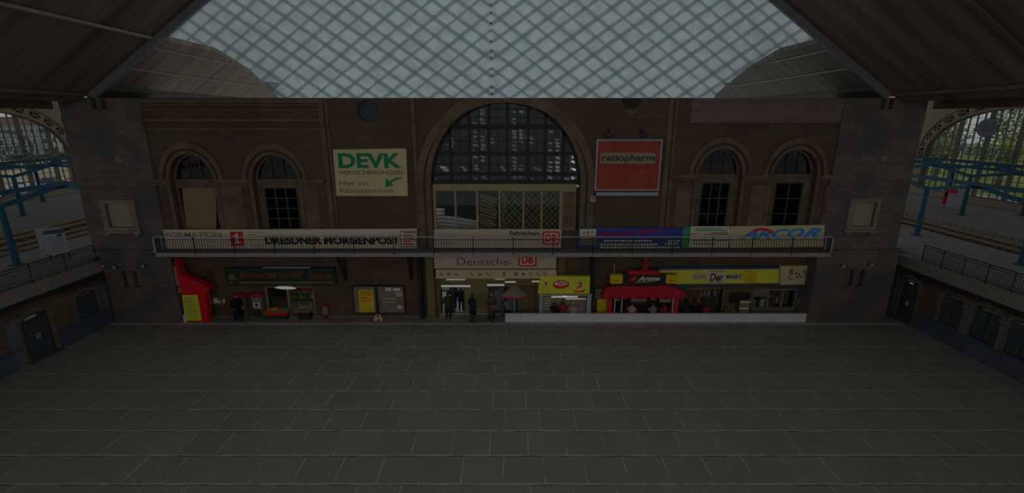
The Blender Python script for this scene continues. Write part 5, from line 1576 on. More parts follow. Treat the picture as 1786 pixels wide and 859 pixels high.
mb.build('red_motif', MT['red'], sb)
xl, xr_ = P(941, 530, YY)[0], P(1031, 530, YY)[0]
zt = P(985, 513, YY)[1]
MB().box(xl - .03, xr_ + .03, YY - .02, YY + .33, zt - .07, zt).build('lintel', MT['greymetal'], t)
for a, b in ((941, 946), (1024, 1031)):
    MB().box(P(a, 530, YY)[0], P(b, 530, YY)[0], YY, YY + .3, 0, zt - .07).build('post', MT['greymetal'], t)
MB().box(xl, xr_, YY + .5, YY + .54, 0, .62).build('counter_front', MT['greymetal'], t)
MB().box(xl, xr_, 26.75, 26.78, .6, zt - .05).build('back_panel', MT['hallbeige'], t)
mb = MB()
for k in range(4): mb.box(xl + .25, xl + .65, 26.68, 26.749, .75 + .17 * k, .79 + .17 * k)
mb.build('shelf_board', MT['white'], t)
MB().box(P(1009, 525, YY)[0], P(1022, 525, YY)[0], 26.73, 26.749, P(1015, 528, YY)[1], P(1015, 524, YY)[1]).build('menu_strip', MT['orange'], t)
tubelight(961, 1008, 515, 518.5, YY + .15, 'long white tube lamp under the yellow kiosk sign', 'white tube lamps of the kiosk')
tubelight(986, 1022, 519.5, 521.5, YY + .25, 'thin white tube lamp at the back of the yellow kiosk', 'white tube lamps of the kiosk')
light('stall_light', (P(1120, 530, 26.4)[0], 26.4, P(1120, 523, 26.4)[1]), .8, (1, .9, .75), .1)  # added fill for the dark inside of the stall
light('kiosk_light', (P(985, 530, YY)[0], YY + .1, zt - .15), .9, (1, .95, .8), .1)

# --- red stall with chimney
YA = 26.1
def PA(a, b): return P(a, b, YA)
t = thing('market_stall', 'red market stall with a domed scalloped awning and red chimney', 'stall', (P(1120, 540, YA)[0], 26.35, 0))
pts = [PA(1049, 520), PA(1052, 517), PA(1058, 503), PA(1068, 499), PA(1090, 498), PA(1105, 499), PA(1135, 499), PA(1160, 497), PA(1175, 501), PA(1190, 509), PA(1199, 515), PA(1196, 519)]
low = []
for i in range(19):
    a = 1193 - (1193 - 1052) * i / 18
    low.append(PA(a, 521.5 if i % 2 else 517.5))
MB().plate(pts + low, [], 'y', YA, YA + .06).build('awning_valance', MT['darkred'], t)
rr = []
for (a, b) in ((1049, 520), (1058, 503), (1090, 498), (1120, 499.5), (1160, 497), (1180, 503), (1199, 516)):
    p = PA(a, b); rr.append([(p[0], YA + .06, p[1] - .02), (p[0], YA + .54, p[1] + .04), (p[0], YA + .54, p[1] - .02), (p[0], YA + .06, p[1] - .08)])
MB().loft(rr).build('awning_top', MT['darkred'], t)
def bx(a, b, c, d, y0, y1, name, mat, rounded=0):
    q = R(a, b, c, d, YA); m = MB()
    (m.bbox(q[0], q[1], y0, y1, q[2], q[3], rounded) if rounded else m.box(q[0], q[1], y0, y1, q[2], q[3]))
    return m.build(name, MT[mat], t)
bx(1086, 1161, 479, 498, YA + .08, YA + .3, 'name_board', 'black')
bx(1096, 1152, 472, 480, YA + .05, YA + .35, 'upper_block', 'darkred', .04)
x, z0 = PA(1126.5, 472); z1 = PA(1126.5, 451)[1]
ch = MB().lathe((x, YA + .2, z0 - .02), [(.2, 0), (.17, .1), (.17, z1 - z0)], 14).build('chimney', MT['darkred'], t, True)
MB().lathe((x, YA + .2, z1 - .03), [(.2, 0), (.22, .04), (.2, .09), (.1, .13)], 14).build('chimney_cap', MT['towerframe'], ch, True)
ptext('Aroma', 1113, 1151, 481, 489, YA + .08, MT['white'], t, bold=.04, shear=.4, name='script')
pts = [PA(1107, 493), PA(1115, 490), PA(1146, 490.5), PA(1140, 491.8), PA(1118, 493.2)]
MB().plate(pts, [], 'y', YA + .066, YA + .079).build('swoosh', MT['cream'], t)
pts = [PA(1097, 491), PA(1104, 483), PA(1110, 482), PA(1111, 488), PA(1107, 490)]
MB().plate(pts, [], 'y', YA + .066, YA + .079).build('red_flash', MT['red'], t)
for a, b in ((1060, 1068), (1173.5, 1184)): bx(a, b, 519, 559, YA + .1, YA + .3, 'post', 'darkred', .02)
for a in (1072, 1084, 1173): bx(a - 1, a + 1, 519, 559, YA + .02, YA + .06, 'pole', 'greymetal')
bx(1068, 1174, 546, 559, YA + .62, YA + .72, 'counter_front', 'darkred')
bx(1066, 1176, 519, 548, YG - .05, YG - .02, 'back_panel', 'dark')
for a, b, c, d in ((1102, 1129, 522, 528), (1152, 1172, 523, 529), (1137, 1146, 522, 525), (1073, 1082, 523, 527)): bx(a, b, c, d, YA + .2, YA + .24, 'hanging_card', 'towerframe')
for a, b, lab in ((1065, 1086, 'yellow cube light at the left end of the red stall roof'), (1162, 1182, 'yellow cube light at the right end of the red stall roof')):
    q = R(a, b, 479, 495, YA)
    c = thing('cube_light', lab, 'cube light', ((q[0] + q[1]) / 2, YA + .2, q[2]), 'cube lights on the red stall')
    MB().bbox(q[0], q[1], YA + .0, YA + .4, q[2] + .02, q[3], .02).build('cube', MT['amber'], c)
    MB().box(q[0] + .05, q[1] - .05, YA + .05, YA + .35, q[2] - .06, q[2] + .02).build('foot', MT['black'], c)
    q2 = R(a + 5, b - 5, 488, 490, YA); MB().box(q2[0], q2[1], YA - .012, YA - .001, q2[2], q2[3]).build('lettering', MT['orange'], c)
x, z0 = PA(1072, 480); z1 = PA(1072, 461)[1]
o = MB().tube((x, YA + .2, z0 - .06), (x, YA + .2, z1), .025).ball((x, YA + .2, z1), .035, .035, .035).build('roof_mast', MT['greymetal'])
tag(o, 'thin grey mast on the left yellow cube of the red stall', 'mast')
q = R(1041, 1060, 521, 559, YA + .6)
t2 = thing('menu_stand', 'tall yellow menu stand left of the red stall', 'sign', ((q[0] + q[1]) / 2, YA + .65, 0))
MB().box(q[0], q[1], YA + .6, YA + .66, .12, q[3]).build('panel', MT['amber'], t2)
MB().box(q[0] - .04, q[1] + .04, YA + .56, YA + .72, 0, .12).build('base', MT['iron'], t2)
q = R(1038, 1057, 503, 519.5, YA + .6)
MB().box(q[0], q[1], YA + .6, YA + .66, q[2], q[3]).build('upper_panel', MT['mullion'], t2)
MB().plate(rect(q[0] - .04, q[1] + .02, q[2] - .04, q[3] + .04), [rect(q[0], q[1] - .02, q[2], q[3])], 'y', YA + .58, YA + .68).build('frame', MT['iron'], t2)

# --- shop with long yellow fascia
YZ = YG - .2
t = board('shop_sign', 'long yellow shop fascia edged in dark blue with a white name plate', 'sign', 1143, 1360, 465, 499, 'navy', YZ, .18, quad=[(1143, 499), (1358.5, 496.5), (1358.5, 465), (1143, 466)])
MB().plate([P(a, b, YZ) for a, b in ((1143, 495), (1358.5, 493), (1358.5, 468.5), (1143, 470.5))], [], 'y', YZ - .02, YZ - .001).build('yellow_field', MT['yellow'], t)
MB().plate([P(a, b, YZ - .02) for a, b in ((1296, 493.5), (1320, 493.3), (1318, 470), (1297, 470))], [], 'y', YZ - .024, YZ - .0205).build('amber_patch', MT['amber'], t)
q = R(1208, 1295, 476, 488, YZ - .03); MB().box(q[0], q[1], YZ - .035, YZ - .0245, q[2], q[3]).build('name_plate', MT['signcream'], t)
q = R(1234, 1264, 471.5, 493, YZ - .03)
MB().bbox(q[0], q[1], YZ - .055, YZ - .036, q[2], q[3], .02).build('centre_plate', MT['signwhite'], t)
MB().box(q[0] + .1, q[1], YZ - .06, YZ - .056, q[3] - .07, q[3] - .04).box(q[0] + .1, q[1], YZ - .06, YZ - .056, q[2] + .04, q[2] + .07).build('plate_lines', MT['glyph'], t)
ptext('Der', 1238, 1262, 476, 490, YZ - .056, MT['glyph'], t, bold=.03, shear=.15)
ptext('MARKT', 1267, 1293, 479, 485, YZ - .036, MT['glyph'], t, bold=.02)
ptext('SUPER', 1211, 1231, 479, 485, YZ - .036, MT['dimtxt'], t, bold=.02)
t = board('shop_sign', 'white shop sign with dark brushed characters next to the right tower', 'sign', 1360.5, 1418, 462.5, 497, 'signcream', YZ - .03, .2, quad=[(1360.5, 496.5), (1414, 495.5), (1419, 462.5), (1361, 463.5)])
mb = MB()
def stroke(a, b, w=1.3):
    p0 = P(*a, YZ - .035); p1 = P(*b, YZ - .035); mb.beam((p0[0], YZ - .036, p0[1]), (p1[0], YZ - .036, p1[1]), .012, w / 29, up=(0, 0, 1))
for s_ in (((1377, 471), (1384, 470)), ((1376.5, 474.4), (1384, 474.2)), ((1380, 469), (1378, 476)), ((1378, 477), (1378.5, 480)), ((1382, 476), (1382, 479)), ((1378, 478), (1383, 478)), ((1374.5, 482), (1379, 486.5)), ((1379, 486.5), (1382.5, 485.5)),
           ((1393, 475), (1394.5, 481)), ((1394.5, 480), (1398, 484)), ((1399, 474.3), (1413, 473.8)), ((1401, 471.5), (1405.5, 471.3)), ((1413.5, 473), (1412, 482)), ((1402, 478), (1407, 478)), ((1402, 484), (1403, 481)), ((1407, 484), (1415, 483.4)), ((1408, 478), (1407.5, 484))):
    stroke(*s_, w=1.5)
for a, b in ((1389, 476), (1390.3, 482.5)):
    p = P(a, b, YZ - .035); mb.ball((p[0], YZ - .036, p[1]), .06, .01, .06)
mb.build('brushed_characters', MT['glyph'], t)
# shop windows, shelves
x0, x1, z0, z1 = R(1190, 1262, 501, 560, YG)
zz = shelf_unit('display_shelf', 'stocked shelf behind the left window of the yellow-signed shop', x0 + .05, x1 - .1, 27.4, 27.8, .03, 2.1, 4)
goods(x0 + .15, x1 - .2, 27.6, zz, .34, 'on the shelf in the yellow-signed shop', 'goods in the yellow-signed shop', .18)
light('shop_light', ((x0 + x1) / 2, 27.1, 2.0), 4, (1, .85, .45))
w = struct(wname(), MB().box(x1 - .08, x1, YG - .03, YG + .2, .03, z1).box(x0, x1, YG - .03, YG + .2, z1 - .06, z1).box(x0, x0 + .06, YG - .03, YG + .2, .03, z1), MT['creamcol'])
MB().box(x0 + .05, x1 - .05, YG + .1, YG + .11, .05, z1 - .05).build('pane', MT['shopglass'], w)
x0, x1, z0, z1 = R(1311, 1386, 503, 560, YG)
w = struct(wname(), MB().plate(rect(x0, x1, .04, z1), [rect(x0 + .08, x0 + .85, .6, z1 - .5), rect(x0 + 1.0, x1 - .9, .6, z1 - .1), rect(x1 - .78, x1 - .08, .6, z1 - .1)], 'y', YG - .02, YG + .12), MT['mullion'])
MB().box(x0 + .05, x1 - .05, YG + .06, YG + .07, .55, z1 - .05).build('pane', MT['shopglass'], w)
for a, b, c, d, m_ in ((1311, 1319, 522, 540, 'cream'), (1325, 1338, 522, 541, 'white')):
    q = R(a, b, c, d, YG + .1); o = MB().box(q[0], q[1], YG + .13, YG + .14, q[2], q[3]).build('window_poster', MT[m_], w)
zz = shelf_unit('display_shelf', 'stocked shelf behind the right window of the yellow-signed shop', x0 + .9, x1 - .1, 27.5, 27.9, .03, 2.0, 4)
goods(x0 + 1.0, x1 - .2, 27.7, zz, .3, 'on the right-hand shelf of the yellow-signed shop', 'goods in the right-hand shop window', .2)
light('shop_light', ((x0 + x1) / 2, 27.15, 1.9), 2, (1, .9, .6))
q = R(1263, 1310, 503, 560, YG)
dd = struct('door_5', MB().plate(rect(q[0], q[1], 0.01, q[3]), [rect(q[0] + .2, q[1] - .2, .9, q[3] - .2)], 'y', YG - .06, YG - .001), MT['soffit'])
MB().box(q[0] + .15, q[1] - .15, YG - .03, YG - .02, .85, q[3] - .15).build('panel', MT['dark'], dd)
MB().box(q[1] - .14, q[1] - .08, YG - .12, YG - .06, .95, 1.15).build('handle', MT['greymetal'], dd)
q = R(1289, 1306, 522, 559, 26.35)
t = thing('newspaper_rack', 'rack of papers in front of the brown door of the yellow-signed shop', 'rack', ((q[0] + q[1]) / 2, 26.35, 0))
MB().box(q[0], q[1], 26.4, 26.43, 0, q[3]).build('back_panel', MT['soffit'], t)
for k in range(5):
    MB().beam((q[0] + .02, 26.37, .35 + k * .2), (q[1] - .02, 26.37, .35 + k * .2), .06, .13).build('paper_row', MT['towerframe'] if k % 2 else MT['paintpink'], t)
x, z = P(1272, 545, 26.3)
t = thing('potted_plant', 'low dark green potted shrub in front of the brown door', 'plant', (x, 26.3, 0))
MB().lathe((x, 26.3, 0), [(.16, 0), (.2, .3), (.22, .32)], 14).build('pot', MT['darkred'], t)
mb = MB(); rnd = random.Random(4)
for i in range(160):
    a = rnd.uniform(0, 6.28); h = rnd.uniform(0, .42); r = .42 * math.sqrt(max(0, 1 - (h / .45) ** 2)) * rnd.uniform(.5, 1)
    p = Vector((x + r * math.cos(a), 26.3 + r * math.sin(a) * .4, .32 + h)); u = Vector((rnd.uniform(-1, 1), rnd.uniform(-1, 1), rnd.uniform(0, 1))).normalized() * .09; v = u.orthogonal().normalized() * .03
    mb.face([p - v, p + u * .5 - v * .2, p + u, p + v])
mb.build('foliage', MT['leafdark'], t)
for a, b, c, d, m_, lab in ((1391, 1415, 502, 511, 'blue', 'dark blue sign on the wall next to the right tower'), (1391, 1409, 520, 531, 'signgreen', 'green sign below the dark blue one next to the right tower')):
    q = R(a, b, c, d, YG - .05)
    o = MB().bbox(q[0], min(q[1], FR - .02), YG - .07, YG - .001, q[2], q[3], .01).build('wall_sign', MT[m_]); tag(o, lab, 'sign')
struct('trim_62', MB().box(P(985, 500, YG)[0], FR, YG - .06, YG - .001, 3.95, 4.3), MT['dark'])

# ================================================================== PEOPLE
def skin_mesh(nodes, edges, sub=1):
    """one continuous surface grown round a skeleton: nodes = [(point, radius)]"""
    me = bpy.data.meshes.new('s'); me.from_pydata([n[0] for n in nodes], edges, [])
    ob = bpy.data.objects.new('s', me); C.objects.link(ob)
    ob.modifiers.new('skin', 'SKIN')
    sv = me.skin_vertices[0].data
    for i, n in enumerate(nodes):
        r = n[1]; sv[i].radius = (r, r) if not isinstance(r, tuple) else r
        sv[i].use_root = (i == 0)
    ss = ob.modifiers.new('sub', 'SUBSURF'); ss.levels = sub; ss.render_levels = sub
    dg = bpy.context.evaluated_depsgraph_get(); dg.update()
    res = bpy.data.meshes.new_from_object(ob.evaluated_get(dg))
    mb = MB(); mb.v = [tuple(v.co) for v in res.vertices]; mb.f = [tuple(p.vertices) for p in res.polygons]; mb.mi = [0] * len(mb.f)
    bpy.data.objects.remove(ob); bpy.data.meshes.remove(me); bpy.data.meshes.remove(res)
    return mb
def add(mb, o, mi=None):
    b = len(mb.v); mb.v += o.v; mb.f += [tuple(i + b for i in f) for f in o.f]; mb.mi += [mi if mi is not None else m for m in o.mi]
    return mb

def person(label, px, py_head, Y, rz, height, coat, trousers, hair, hair_long=False, pose='stand', arms='down', skirt=.60, hat=None, turn=0.0, stride=0.0, bag=None):
    """standing or seated figure; local frame: faces -y, floor at z=0"""
    x = P(px, py_head, Y)[0]
    k = height / 1.75
    if pose == 'sit':
        Y = 26.31
        x = P(px, py_head, Y)[0]
        k = max(.84, P(px, py_head, Y)[1] / 1.345)
    t = thing('person', label, 'person', (x, Y, 0))
    t.rotation_euler = (0, 0, rz)
    t.scale = (k * 1.17, k * 1.17, k)
    sit = pose == 'sit'
    dz = -0.42 if sit else 0.0
    def V(a, b, c): return (a, b, c + dz)
    arm = {'down': lambda s: [V(s * .19, 0, 1.41), V(s * .245, .03, 1.13), V(s * .25, -.06, .90)],
           'front': lambda s: [V(s * .19, 0, 1.41), V(s * .25, .02, 1.14), V(s * .09, -.24, 1.05)],
           'hold': lambda s: [V(s * .19, 0, 1.41), V(s * .24, -.03, 1.14), V(s * .14, -.30, 1.16)],
           'pocket': lambda s: [V(s * .19, 0, 1.41), V(s * .26, .05, 1.14), V(s * .20, -.08, .92)]}[arms]
    n = [(V(0, 0, .95), .13), (V(0, .01, 1.15), .12), (V(0, .01, 1.33), .13), (V(0, .01, 1.46), .075), (V(0, -.005, 1.535), .052), (V(0, -.01, 1.60), .055)]
    e = [(0, 1), (1, 2), (2, 3), (3, 4), (4, 5)]
    legs = {}
    for s in (-1, 1):
        b = len(n)
        st = stride * s
        if sit: pts = [(V(s * .09, 0, .90), .088), (V(s * .10, -.36, .90), .062), ((s * .10, -.33, .10), .04), ((s * .11, -.44, .045), .032)]
        else: pts = [(V(s * .09, 0, .90), .088), (V(s * .10, -.02 - st * .6, .50), .06), (V(s * .10, .02 - st, .10), .04), (V(s * .11, -.14 - st, .04), .032)]
        n += pts; e += [(0, b), (b, b + 1), (b + 1, b + 2), (b + 2, b + 3)]; legs[s] = pts
        b = len(n); A = arm(s)
        n += [(A[0], .052), (A[1], .040), (A[2], .026)]; e += [(2, b), (b, b + 1), (b + 1, b + 2)]
        # hand: palm and five fingers rooted inside it
        w = Vector(A[2]); d = (w - Vector(A[1])).normalized()
        side = d.cross(Vector((s, 0, .2))).normalized()
        out = d.cross(side).normalized()
        palm = w + d * .065
        n.append((tuple(palm), (.034, .020))); e.append((b + 2, b + 3)); pb = b + 3
        for j in range(4):
            off = side * (-.027 + .018 * j)
            L = (.062, .075, .070, .052)[j]
            f0 = palm + d * .022 + off; f1 = f0 + d * L * .55 - out * .006; f2 = f1 + d * L * .35 - out * .022
            q = len(n); n += [(tuple(f0), .009), (tuple(f1), .008), (tuple(f2), .007)]; e += [(pb, q), (q, q + 1), (q + 1, q + 2)]
        th0 = palm - d * .02 - side * .030; th1 = th0 + d * .03 - side * .022 - out * .008; th2 = th1 + d * .028 - out * .01
        q = len(n); n += [(tuple(th0), .011), (tuple(th1), .009), (tuple(th2), .008)]; e += [(pb, q), (q, q + 1), (q + 1, q + 2)]
    body = skin_mesh(n, e, 1)
    # head: skull, jaw, nose, ears, eyes, mouth
    hd = MB(); rr = []; c0 = Vector(V(0, -.015, 1.645)); m = 12; nn = 16
    for i in range(m + 1):
        ph = -math.pi / 2 + math.pi * i / m; z = .118 * math.sin(ph); q = max(.03, math.cos(ph))
        ring = []
        for j in range(nn):
            a = 2 * math.pi * j / nn; xx = .076 * q * math.cos(a); yy = .098 * q * math.sin(a)
            if z < -.02:
                xx *= 1 - .28 * (-z - .02) / .1
                yy = yy * .92 if yy > 0 else yy * (1 - .05 * (-z) / .1)
            ring.append((c0.x + xx, c0.y + yy, c0.z + z))
        rr.append(ring)
    hd.loft(rr)
    fy = c0.y - .094
    hd.loft([[(c0.x - .008, fy + .01, c0.z + .028), (c0.x + .008, fy + .01, c0.z + .028), (c0.x, fy - .004, c0.z + .028)], [(c0.x - .017, fy + .012, c0.z - .022), (c0.x + .017, fy + .012, c0.z - .022), (c0.x, fy - .024, c0.z - .018)], [(c0.x - .010, fy + .012, c0.z - .03), (c0.x + .010, fy + .012, c0.z - .03), (c0.x, fy - .01, c0.z - .029)]])
    for s in (-1, 1):
        hd.ball((c0.x + s * .078, c0.y + .012, c0.z), .012, .022, .033, 8, 6)
        hd.ball((c0.x + s * .032, fy + .008, c0.z + .018), .012, .008, .008, 8, 5, 1)
        hd.box(c0.x + s * .032 - .018, c0.x + s * .032 + .018, fy - .001, fy + .012, c0.z + .034, c0.z + .041, 1)
    hd.ball((c0.x, fy + .012, c0.z - .052), .026, .009, .008, 10, 5, 2)
    if turn:
        cs, sn = math.cos(turn), math.sin(turn)
        hd.v = [(x_ * cs - (y_ - .0) * sn, x_ * sn + y_ * cs, z_) for x_, y_, z_ in hd.v]
    add(body, hd)
    def put(mb, name, mats, parent):
        o = mb.build(name, mats, None, True); o.parent = parent; return o
    bo = put(body, 'body', [MT['skin'], MT['eye'], MT['lips']], t)
    # hair
    hb = MB(); rr = []
    for i in range(9):
        ph = -.35 + (math.pi / 2 + .35) * i / 8; z = .128 * math.sin(ph); q = max(.02, math.cos(ph))
        ring = []
        for j in range(nn):
            a = 2 * math.pi * j / nn
            xx = .084 * q * math.cos(a); yy = .106 * q * math.sin(a); zz = z
            if i < 4 and math.sin(a) < -.25: zz = max(z, .062); yy *= .93
            if hair_long and i == 0 and math.sin(a) > -.3: zz -= .12; xx *= 1.1; yy *= 1.05
            ring.append((c0.x + xx, c0.y + .006 + yy, c0.z + zz))
        rr.append(ring)
    hb.loft(rr)
    if turn: hb.v = [(x_ * cs - y_ * sn, x_ * sn + y_ * cs, z_) for x_, y_, z_ in hb.v]
    put(hb, 'hair', hair, bo)
    # trousers, shoes
    tn = [(V(0, 0, .97), .135), (V(0, 0, .90), .13)]; te = [(0, 1)]
    for s in (-1, 1):
        L = legs[s]; b = len(tn)
        tn += [(L[0][0], .100), (L[1][0], .075), ((L[2][0][0], L[2][0][1], L[2][0][2] - .02), .058)]; te += [(1, b), (b, b + 1), (b + 1, b + 2)]
    put(skin_mesh(tn, te, 1), 'trousers', trousers, t)
    for s in (-1, 1):
        a = legs[s][2][0]; sh = MB(); rr = []
        for y_, w_, h_ in ((.07, .03, .06), (.05, .045, .10), (-.02, .05, .095), (-.11, .052, .065), (-.19, .045, .05), (-.225, .02, .035)):
            rr.append([(a[0] - w_, a[1] + y_, 0), (a[0] + w_, a[1] + y_, 0), (a[0] + w_ * .8, a[1] + y_, h_), (a[0] - w_ * .8, a[1] + y_, h_)])
        put(sh.loft(rr), 'shoe', MT['black'], t)
    # coat: torso shell with hem and sleeves
    cb = MB(); rr = []; nn2 = 18
    hem = (skirt if not sit else 1.28)
    prof = [(hem, .225 if hem < .85 else .19, .165)] if not sit else []
    prof += [(.93, .19, .15), (1.08, .175, .135), (1.25, .20, .145), (1.38, .205, .14), (1.44, .16, .115), (1.50, .085, .085), (1.535, .07, .075)]
    for z, rx, ry in prof:
        rr.append([(rx * math.cos(2 * math.pi * j / nn2), .005 + ry * math.sin(2 * math.pi * j / nn2) , z + dz) for j in range(nn2)])
    cb.loft(rr)
    for s in (-1, 1):
        A = arm(s)
        cuff = Vector(A[1]).lerp(Vector(A[2]), .93)
        sl = skin_mesh([((s * .10, .01, 1.39 + dz), .085), (A[0], .075), (A[1], .062), (tuple(cuff), .046)], [(0, 1), (1, 2), (2, 3)], 1)
        add(cb, sl)
    co = put(cb, 'coat', coat, t)
    cl = MB().lathe((0, .005, 1.50 + dz), [(.09, 0), (.082, .05), (.075, .055), (.078, 0)], 14)
    put(cl, 'collar', coat, co)
    bt = MB()
    for z in (1.02, 1.14, 1.26, 1.36): bt.ball((.0, -.145, z + dz), .012, .006, .012, 8, 5)
    put(bt, 'buttons', MT['black'], co)
    if hat:
        hm = MB().lathe(tuple(c0 + Vector((0, .0, .045))), [(.125, 0), (.122, .012), (.095, .02), (.09, .07), (.06, .09), (.02, .095)], 16)
        put(hm, 'hat', hat, bo)
    if sit:
        st = thing('stool', 'round stool under the ' + ' '.join(label.split()[:11]), 'stool', (x, Y + .02, 0), 'stools at the kiosks')
        zt_ = .365 * k
        MB().lathe((x, Y + .02, zt_ - .05), [(.14, 0), (.15, .02), (.15, .05)], 14).build('seat', MT['iron'], st)
        MB().tube((x, Y + .02, .02), (x, Y + .02, zt_ - .05), .025).lathe((x, Y + .02, 0), [(.15, 0), (.15, .02), (.03, .04)], 14).build('pedestal', MT['greymetal'], st)
    return t

cl_ = lambda n, r, g, b: M(n, (r, g, b, 1), .85, .12, 6)
navy_coat = cl_('navy_coat', .025, .03, .05); black_coat = cl_('black_coat', .015, .015, .018); brown_coat = cl_('brown_coat', .13, .09, .055)
olive_coat = cl_('olive_coat', .07, .07, .04); grey_coat = cl_('grey_coat', .22, .22, .22); beige_coat = cl_('beige_coat', .45, .36, .26); red_coat = cl_('red_coat', .30, .03, .04)
white_shirt = cl_('white_shirt', .6, .6, .6); teal_coat = cl_('teal_coat', .06, .10, .12)
dk_tr = cl_('dark_trousers', .025, .025, .03); jeans = cl_('jeans', .06, .08, .14); tan_tr = cl_('tan_trousers', .2, .17, .12)
h_dark = cl_('dark_hair', .03, .02, .018); h_brown = cl_('brown_hair', .10, .05, .03); h_grey = cl_('grey_hair', .30, .27, .25); h_red = cl_('auburn_hair', .12, .04, .025); h_blond = cl_('fair_hair', .4, .28, .14)

person('person in a long black coat walking past the green-signed shop', 410, 515, 25.95, .9, 1.80, black_coat, dk_tr, h_brown, arms='pocket', skirt=.45, stride=.12)
person('person with auburn hair in a navy coat beside the left entrance door', 824, 512, 26.0, 2.3, 1.80, navy_coat, jeans, h_red, hair_long=True, arms='pocket', skirt=.55)
person('person with grey hair in a brown coat with hands held in front', 857, 510, 26.1, .5, 1.86, brown_coat, dk_tr, h_grey, arms='front', skirt=.60, turn=-.3)
person('person in a long olive coat in the open left doorway', 781, 514, 26.72, 3.3, 1.66, olive_coat, dk_tr, h_dark, arms='down', skirt=.45)
person('person in dark clothes walking away inside the left doorway', 792, 518, 28.4, 3.1, 1.6, black_coat, dk_tr, h_dark, arms='down', skirt=.75, stride=.1)
person('second person in dark clothes inside the left doorway, next to the door jamb', 804, 517, 27.8, 3.2, 1.58, navy_coat, dk_tr, h_brown, arms='down', skirt=.75)
person('person with a ruddy face and pale jacket half hidden by the entrance post', 886, 521, 26.5, .3, 1.40, grey_coat, dk_tr, h_red, arms='front', skirt=.8)
person('person in black with dark hair sitting at the yellow kiosk', 967, 527, 26.24, 2.5, 1.66, black_coat, dk_tr, h_dark, pose='sit', arms='hold')
person('person with brown hair and a pink top sitting at the yellow kiosk', 982, 523, 26.26, 3.3, 1.76, red_coat, jeans, h_red, pose='sit', arms='hold', hair_long=True)
person('person in a beige hat and coat sitting at the right of the yellow kiosk', 1000, 530, 26.22, 2.8, 1.6, beige_coat, tan_tr, h_blond, pose='sit', arms='front', hat=beige_coat)
person('person in a black jacket sitting at the left end of the red stall', 1081, 535, 26.14, 2.7, 1.5, black_coat, dk_tr, h_dark, pose='sit', arms='hold')
person('person in a tan jacket sitting second from left at the red stall', 1102, 533, 26.14, 2.9, 1.55, beige_coat, jeans, h_brown, pose='sit', arms='hold')
person('person in black with dark hair sitting at the middle of the red stall', 1122, 534, 26.14, 3.2, 1.55, black_coat, dk_tr, h_dark, pose='sit', arms='hold', hair_long=True)
person('person with a fair face sitting right of the middle of the red stall', 1140, 532, 26.14, 3.4, 1.56, grey_coat, dk_tr, h_brown, pose='sit', arms='hold')
person('person in a dark red jacket sitting at the right end of the red stall', 1159, 534, 26.14, 3.6, 1.52, red_coat, dk_tr, h_dark, pose='sit', arms='hold')
person('person in dark clothes sitting before the yellow-signed shop next to the red stall', 1196, 535, 26.2, 2.6, 1.5, navy_coat, dk_tr, h_dark, pose='sit', arms='hold')
person('person with a ruddy face sitting in front of the yellow-signed shop', 1213, 532, 26.2, 3.1, 1.55, black_coat, dk_tr, h_brown, pose='sit', arms='front')
person('person in a wine-red top sitting nearest the brown shop door', 1233, 533, 26.2, 3.5, 1.54, red_coat, dk_tr, h_red, pose='sit', arms='front', hair_long=True)

# ================================================================== PLATFORM FURNITURE
def platform_railing(side):
    L = side == 'left'
    X = XL + .18 if L else XR - .12
    t = thing('platform_railing', 'black railing along the %s platform edge above the arcade' % side, 'railing', (X, 15, PLAT))
    yend = 25.75; sp = 1.85 if L else 1.25
    ys = [yend - i * sp for i in range(15 if L else 20)]
    z0, z1 = PLAT, PLAT + .98
    for y in ys: MB().box(X - .02, X + .02, y - .02, y + .02, z0, z1).build('post', MT['iron'], t)
    MB().box(X - .03, X + .03, ys[-1], yend, z1 - .04, z1).build('handrail', MT['iron'], t)
    MB().box(X - .015, X + .015, ys[-1], yend, z1 - .16, z1 - .13).box(X - .015, X + .015, ys[-1], yend, z0 + .06, z0 + .09).build('rail', MT['iron'], t)
    for a, b in zip(ys[:-1], ys[1:]):
        mb = MB(); n = int(sp / .115)
        for i in range(1, n): y = a + (b - a) * i / n; mb.box(X - .008, X + .008, y - .008, y + .008, z0 + .06, z1 - .14)
        mb.build('railing_panel', MT['iron'], t)
platform_railing('left'); platform_railing('right')

# blue butterfly-roof frames along the platforms
def shelter(x, ys, label, spread=4.2, zc=7.2, zb=7.92, y0=None, y1=None):
    t = thing('platform_shelter', label, 'shelter frame', (x, ys[0], PLAT), 'blue steel shelter frames on the platforms')
    y0 = ys[0] - 9 if y0 is None else y0; y1 = ys[-1] + 9 if y1 is None else y1
    MB().box(x - .1, x + .1, y0, y1, zb - .12, zb + .12).build('longitudinal_beam', MT['bluesteel'], t)
    for y in ys:
        c = MB().tube((x, y, PLAT), (x, y, zc + .1), .17, .14, 10).build('column', MT['bluesteel'], t)
        MB().box(x - .25, x + .25, y - .25, y + .25, PLAT, PLAT + .05).build('foot_plate', MT['bluesteel'], c)
        for s in (-1, 1):
            MB().beam((x, y, zc), (x, y + s * spread, zb), .16, .22, up=(0, 0, 1)).build('arm', MT['bluesteel'], t)
    return t
shelter(-27.6, [18, 25, 32], 'nearest blue shelter frame on the platform left of the hall', y0=10, y1=40)
shelter(-41.3, [31.8, 39, 46.2], 'blue shelter frame on the middle of the far left platform', y0=26, y1=54)
shelter(-46.4, [38.8, 46, 53], 'blue shelter frame beside the left arched window', spread=3.5, y0=30, y1=57)
shelter(28.4, [18, 25, 32], 'nearest blue shelter frame on the platform right of the hall', y0=10, y1=40)
shelter(38.3, [32, 39.3, 46.5], 'blue shelter frame on the middle of the far right platform', y0=26, y1=54)
shelter(43.2, [39, 46.2], 'blue shelter frame beside the right arched window', spread=3.5, y0=30, y1=55)

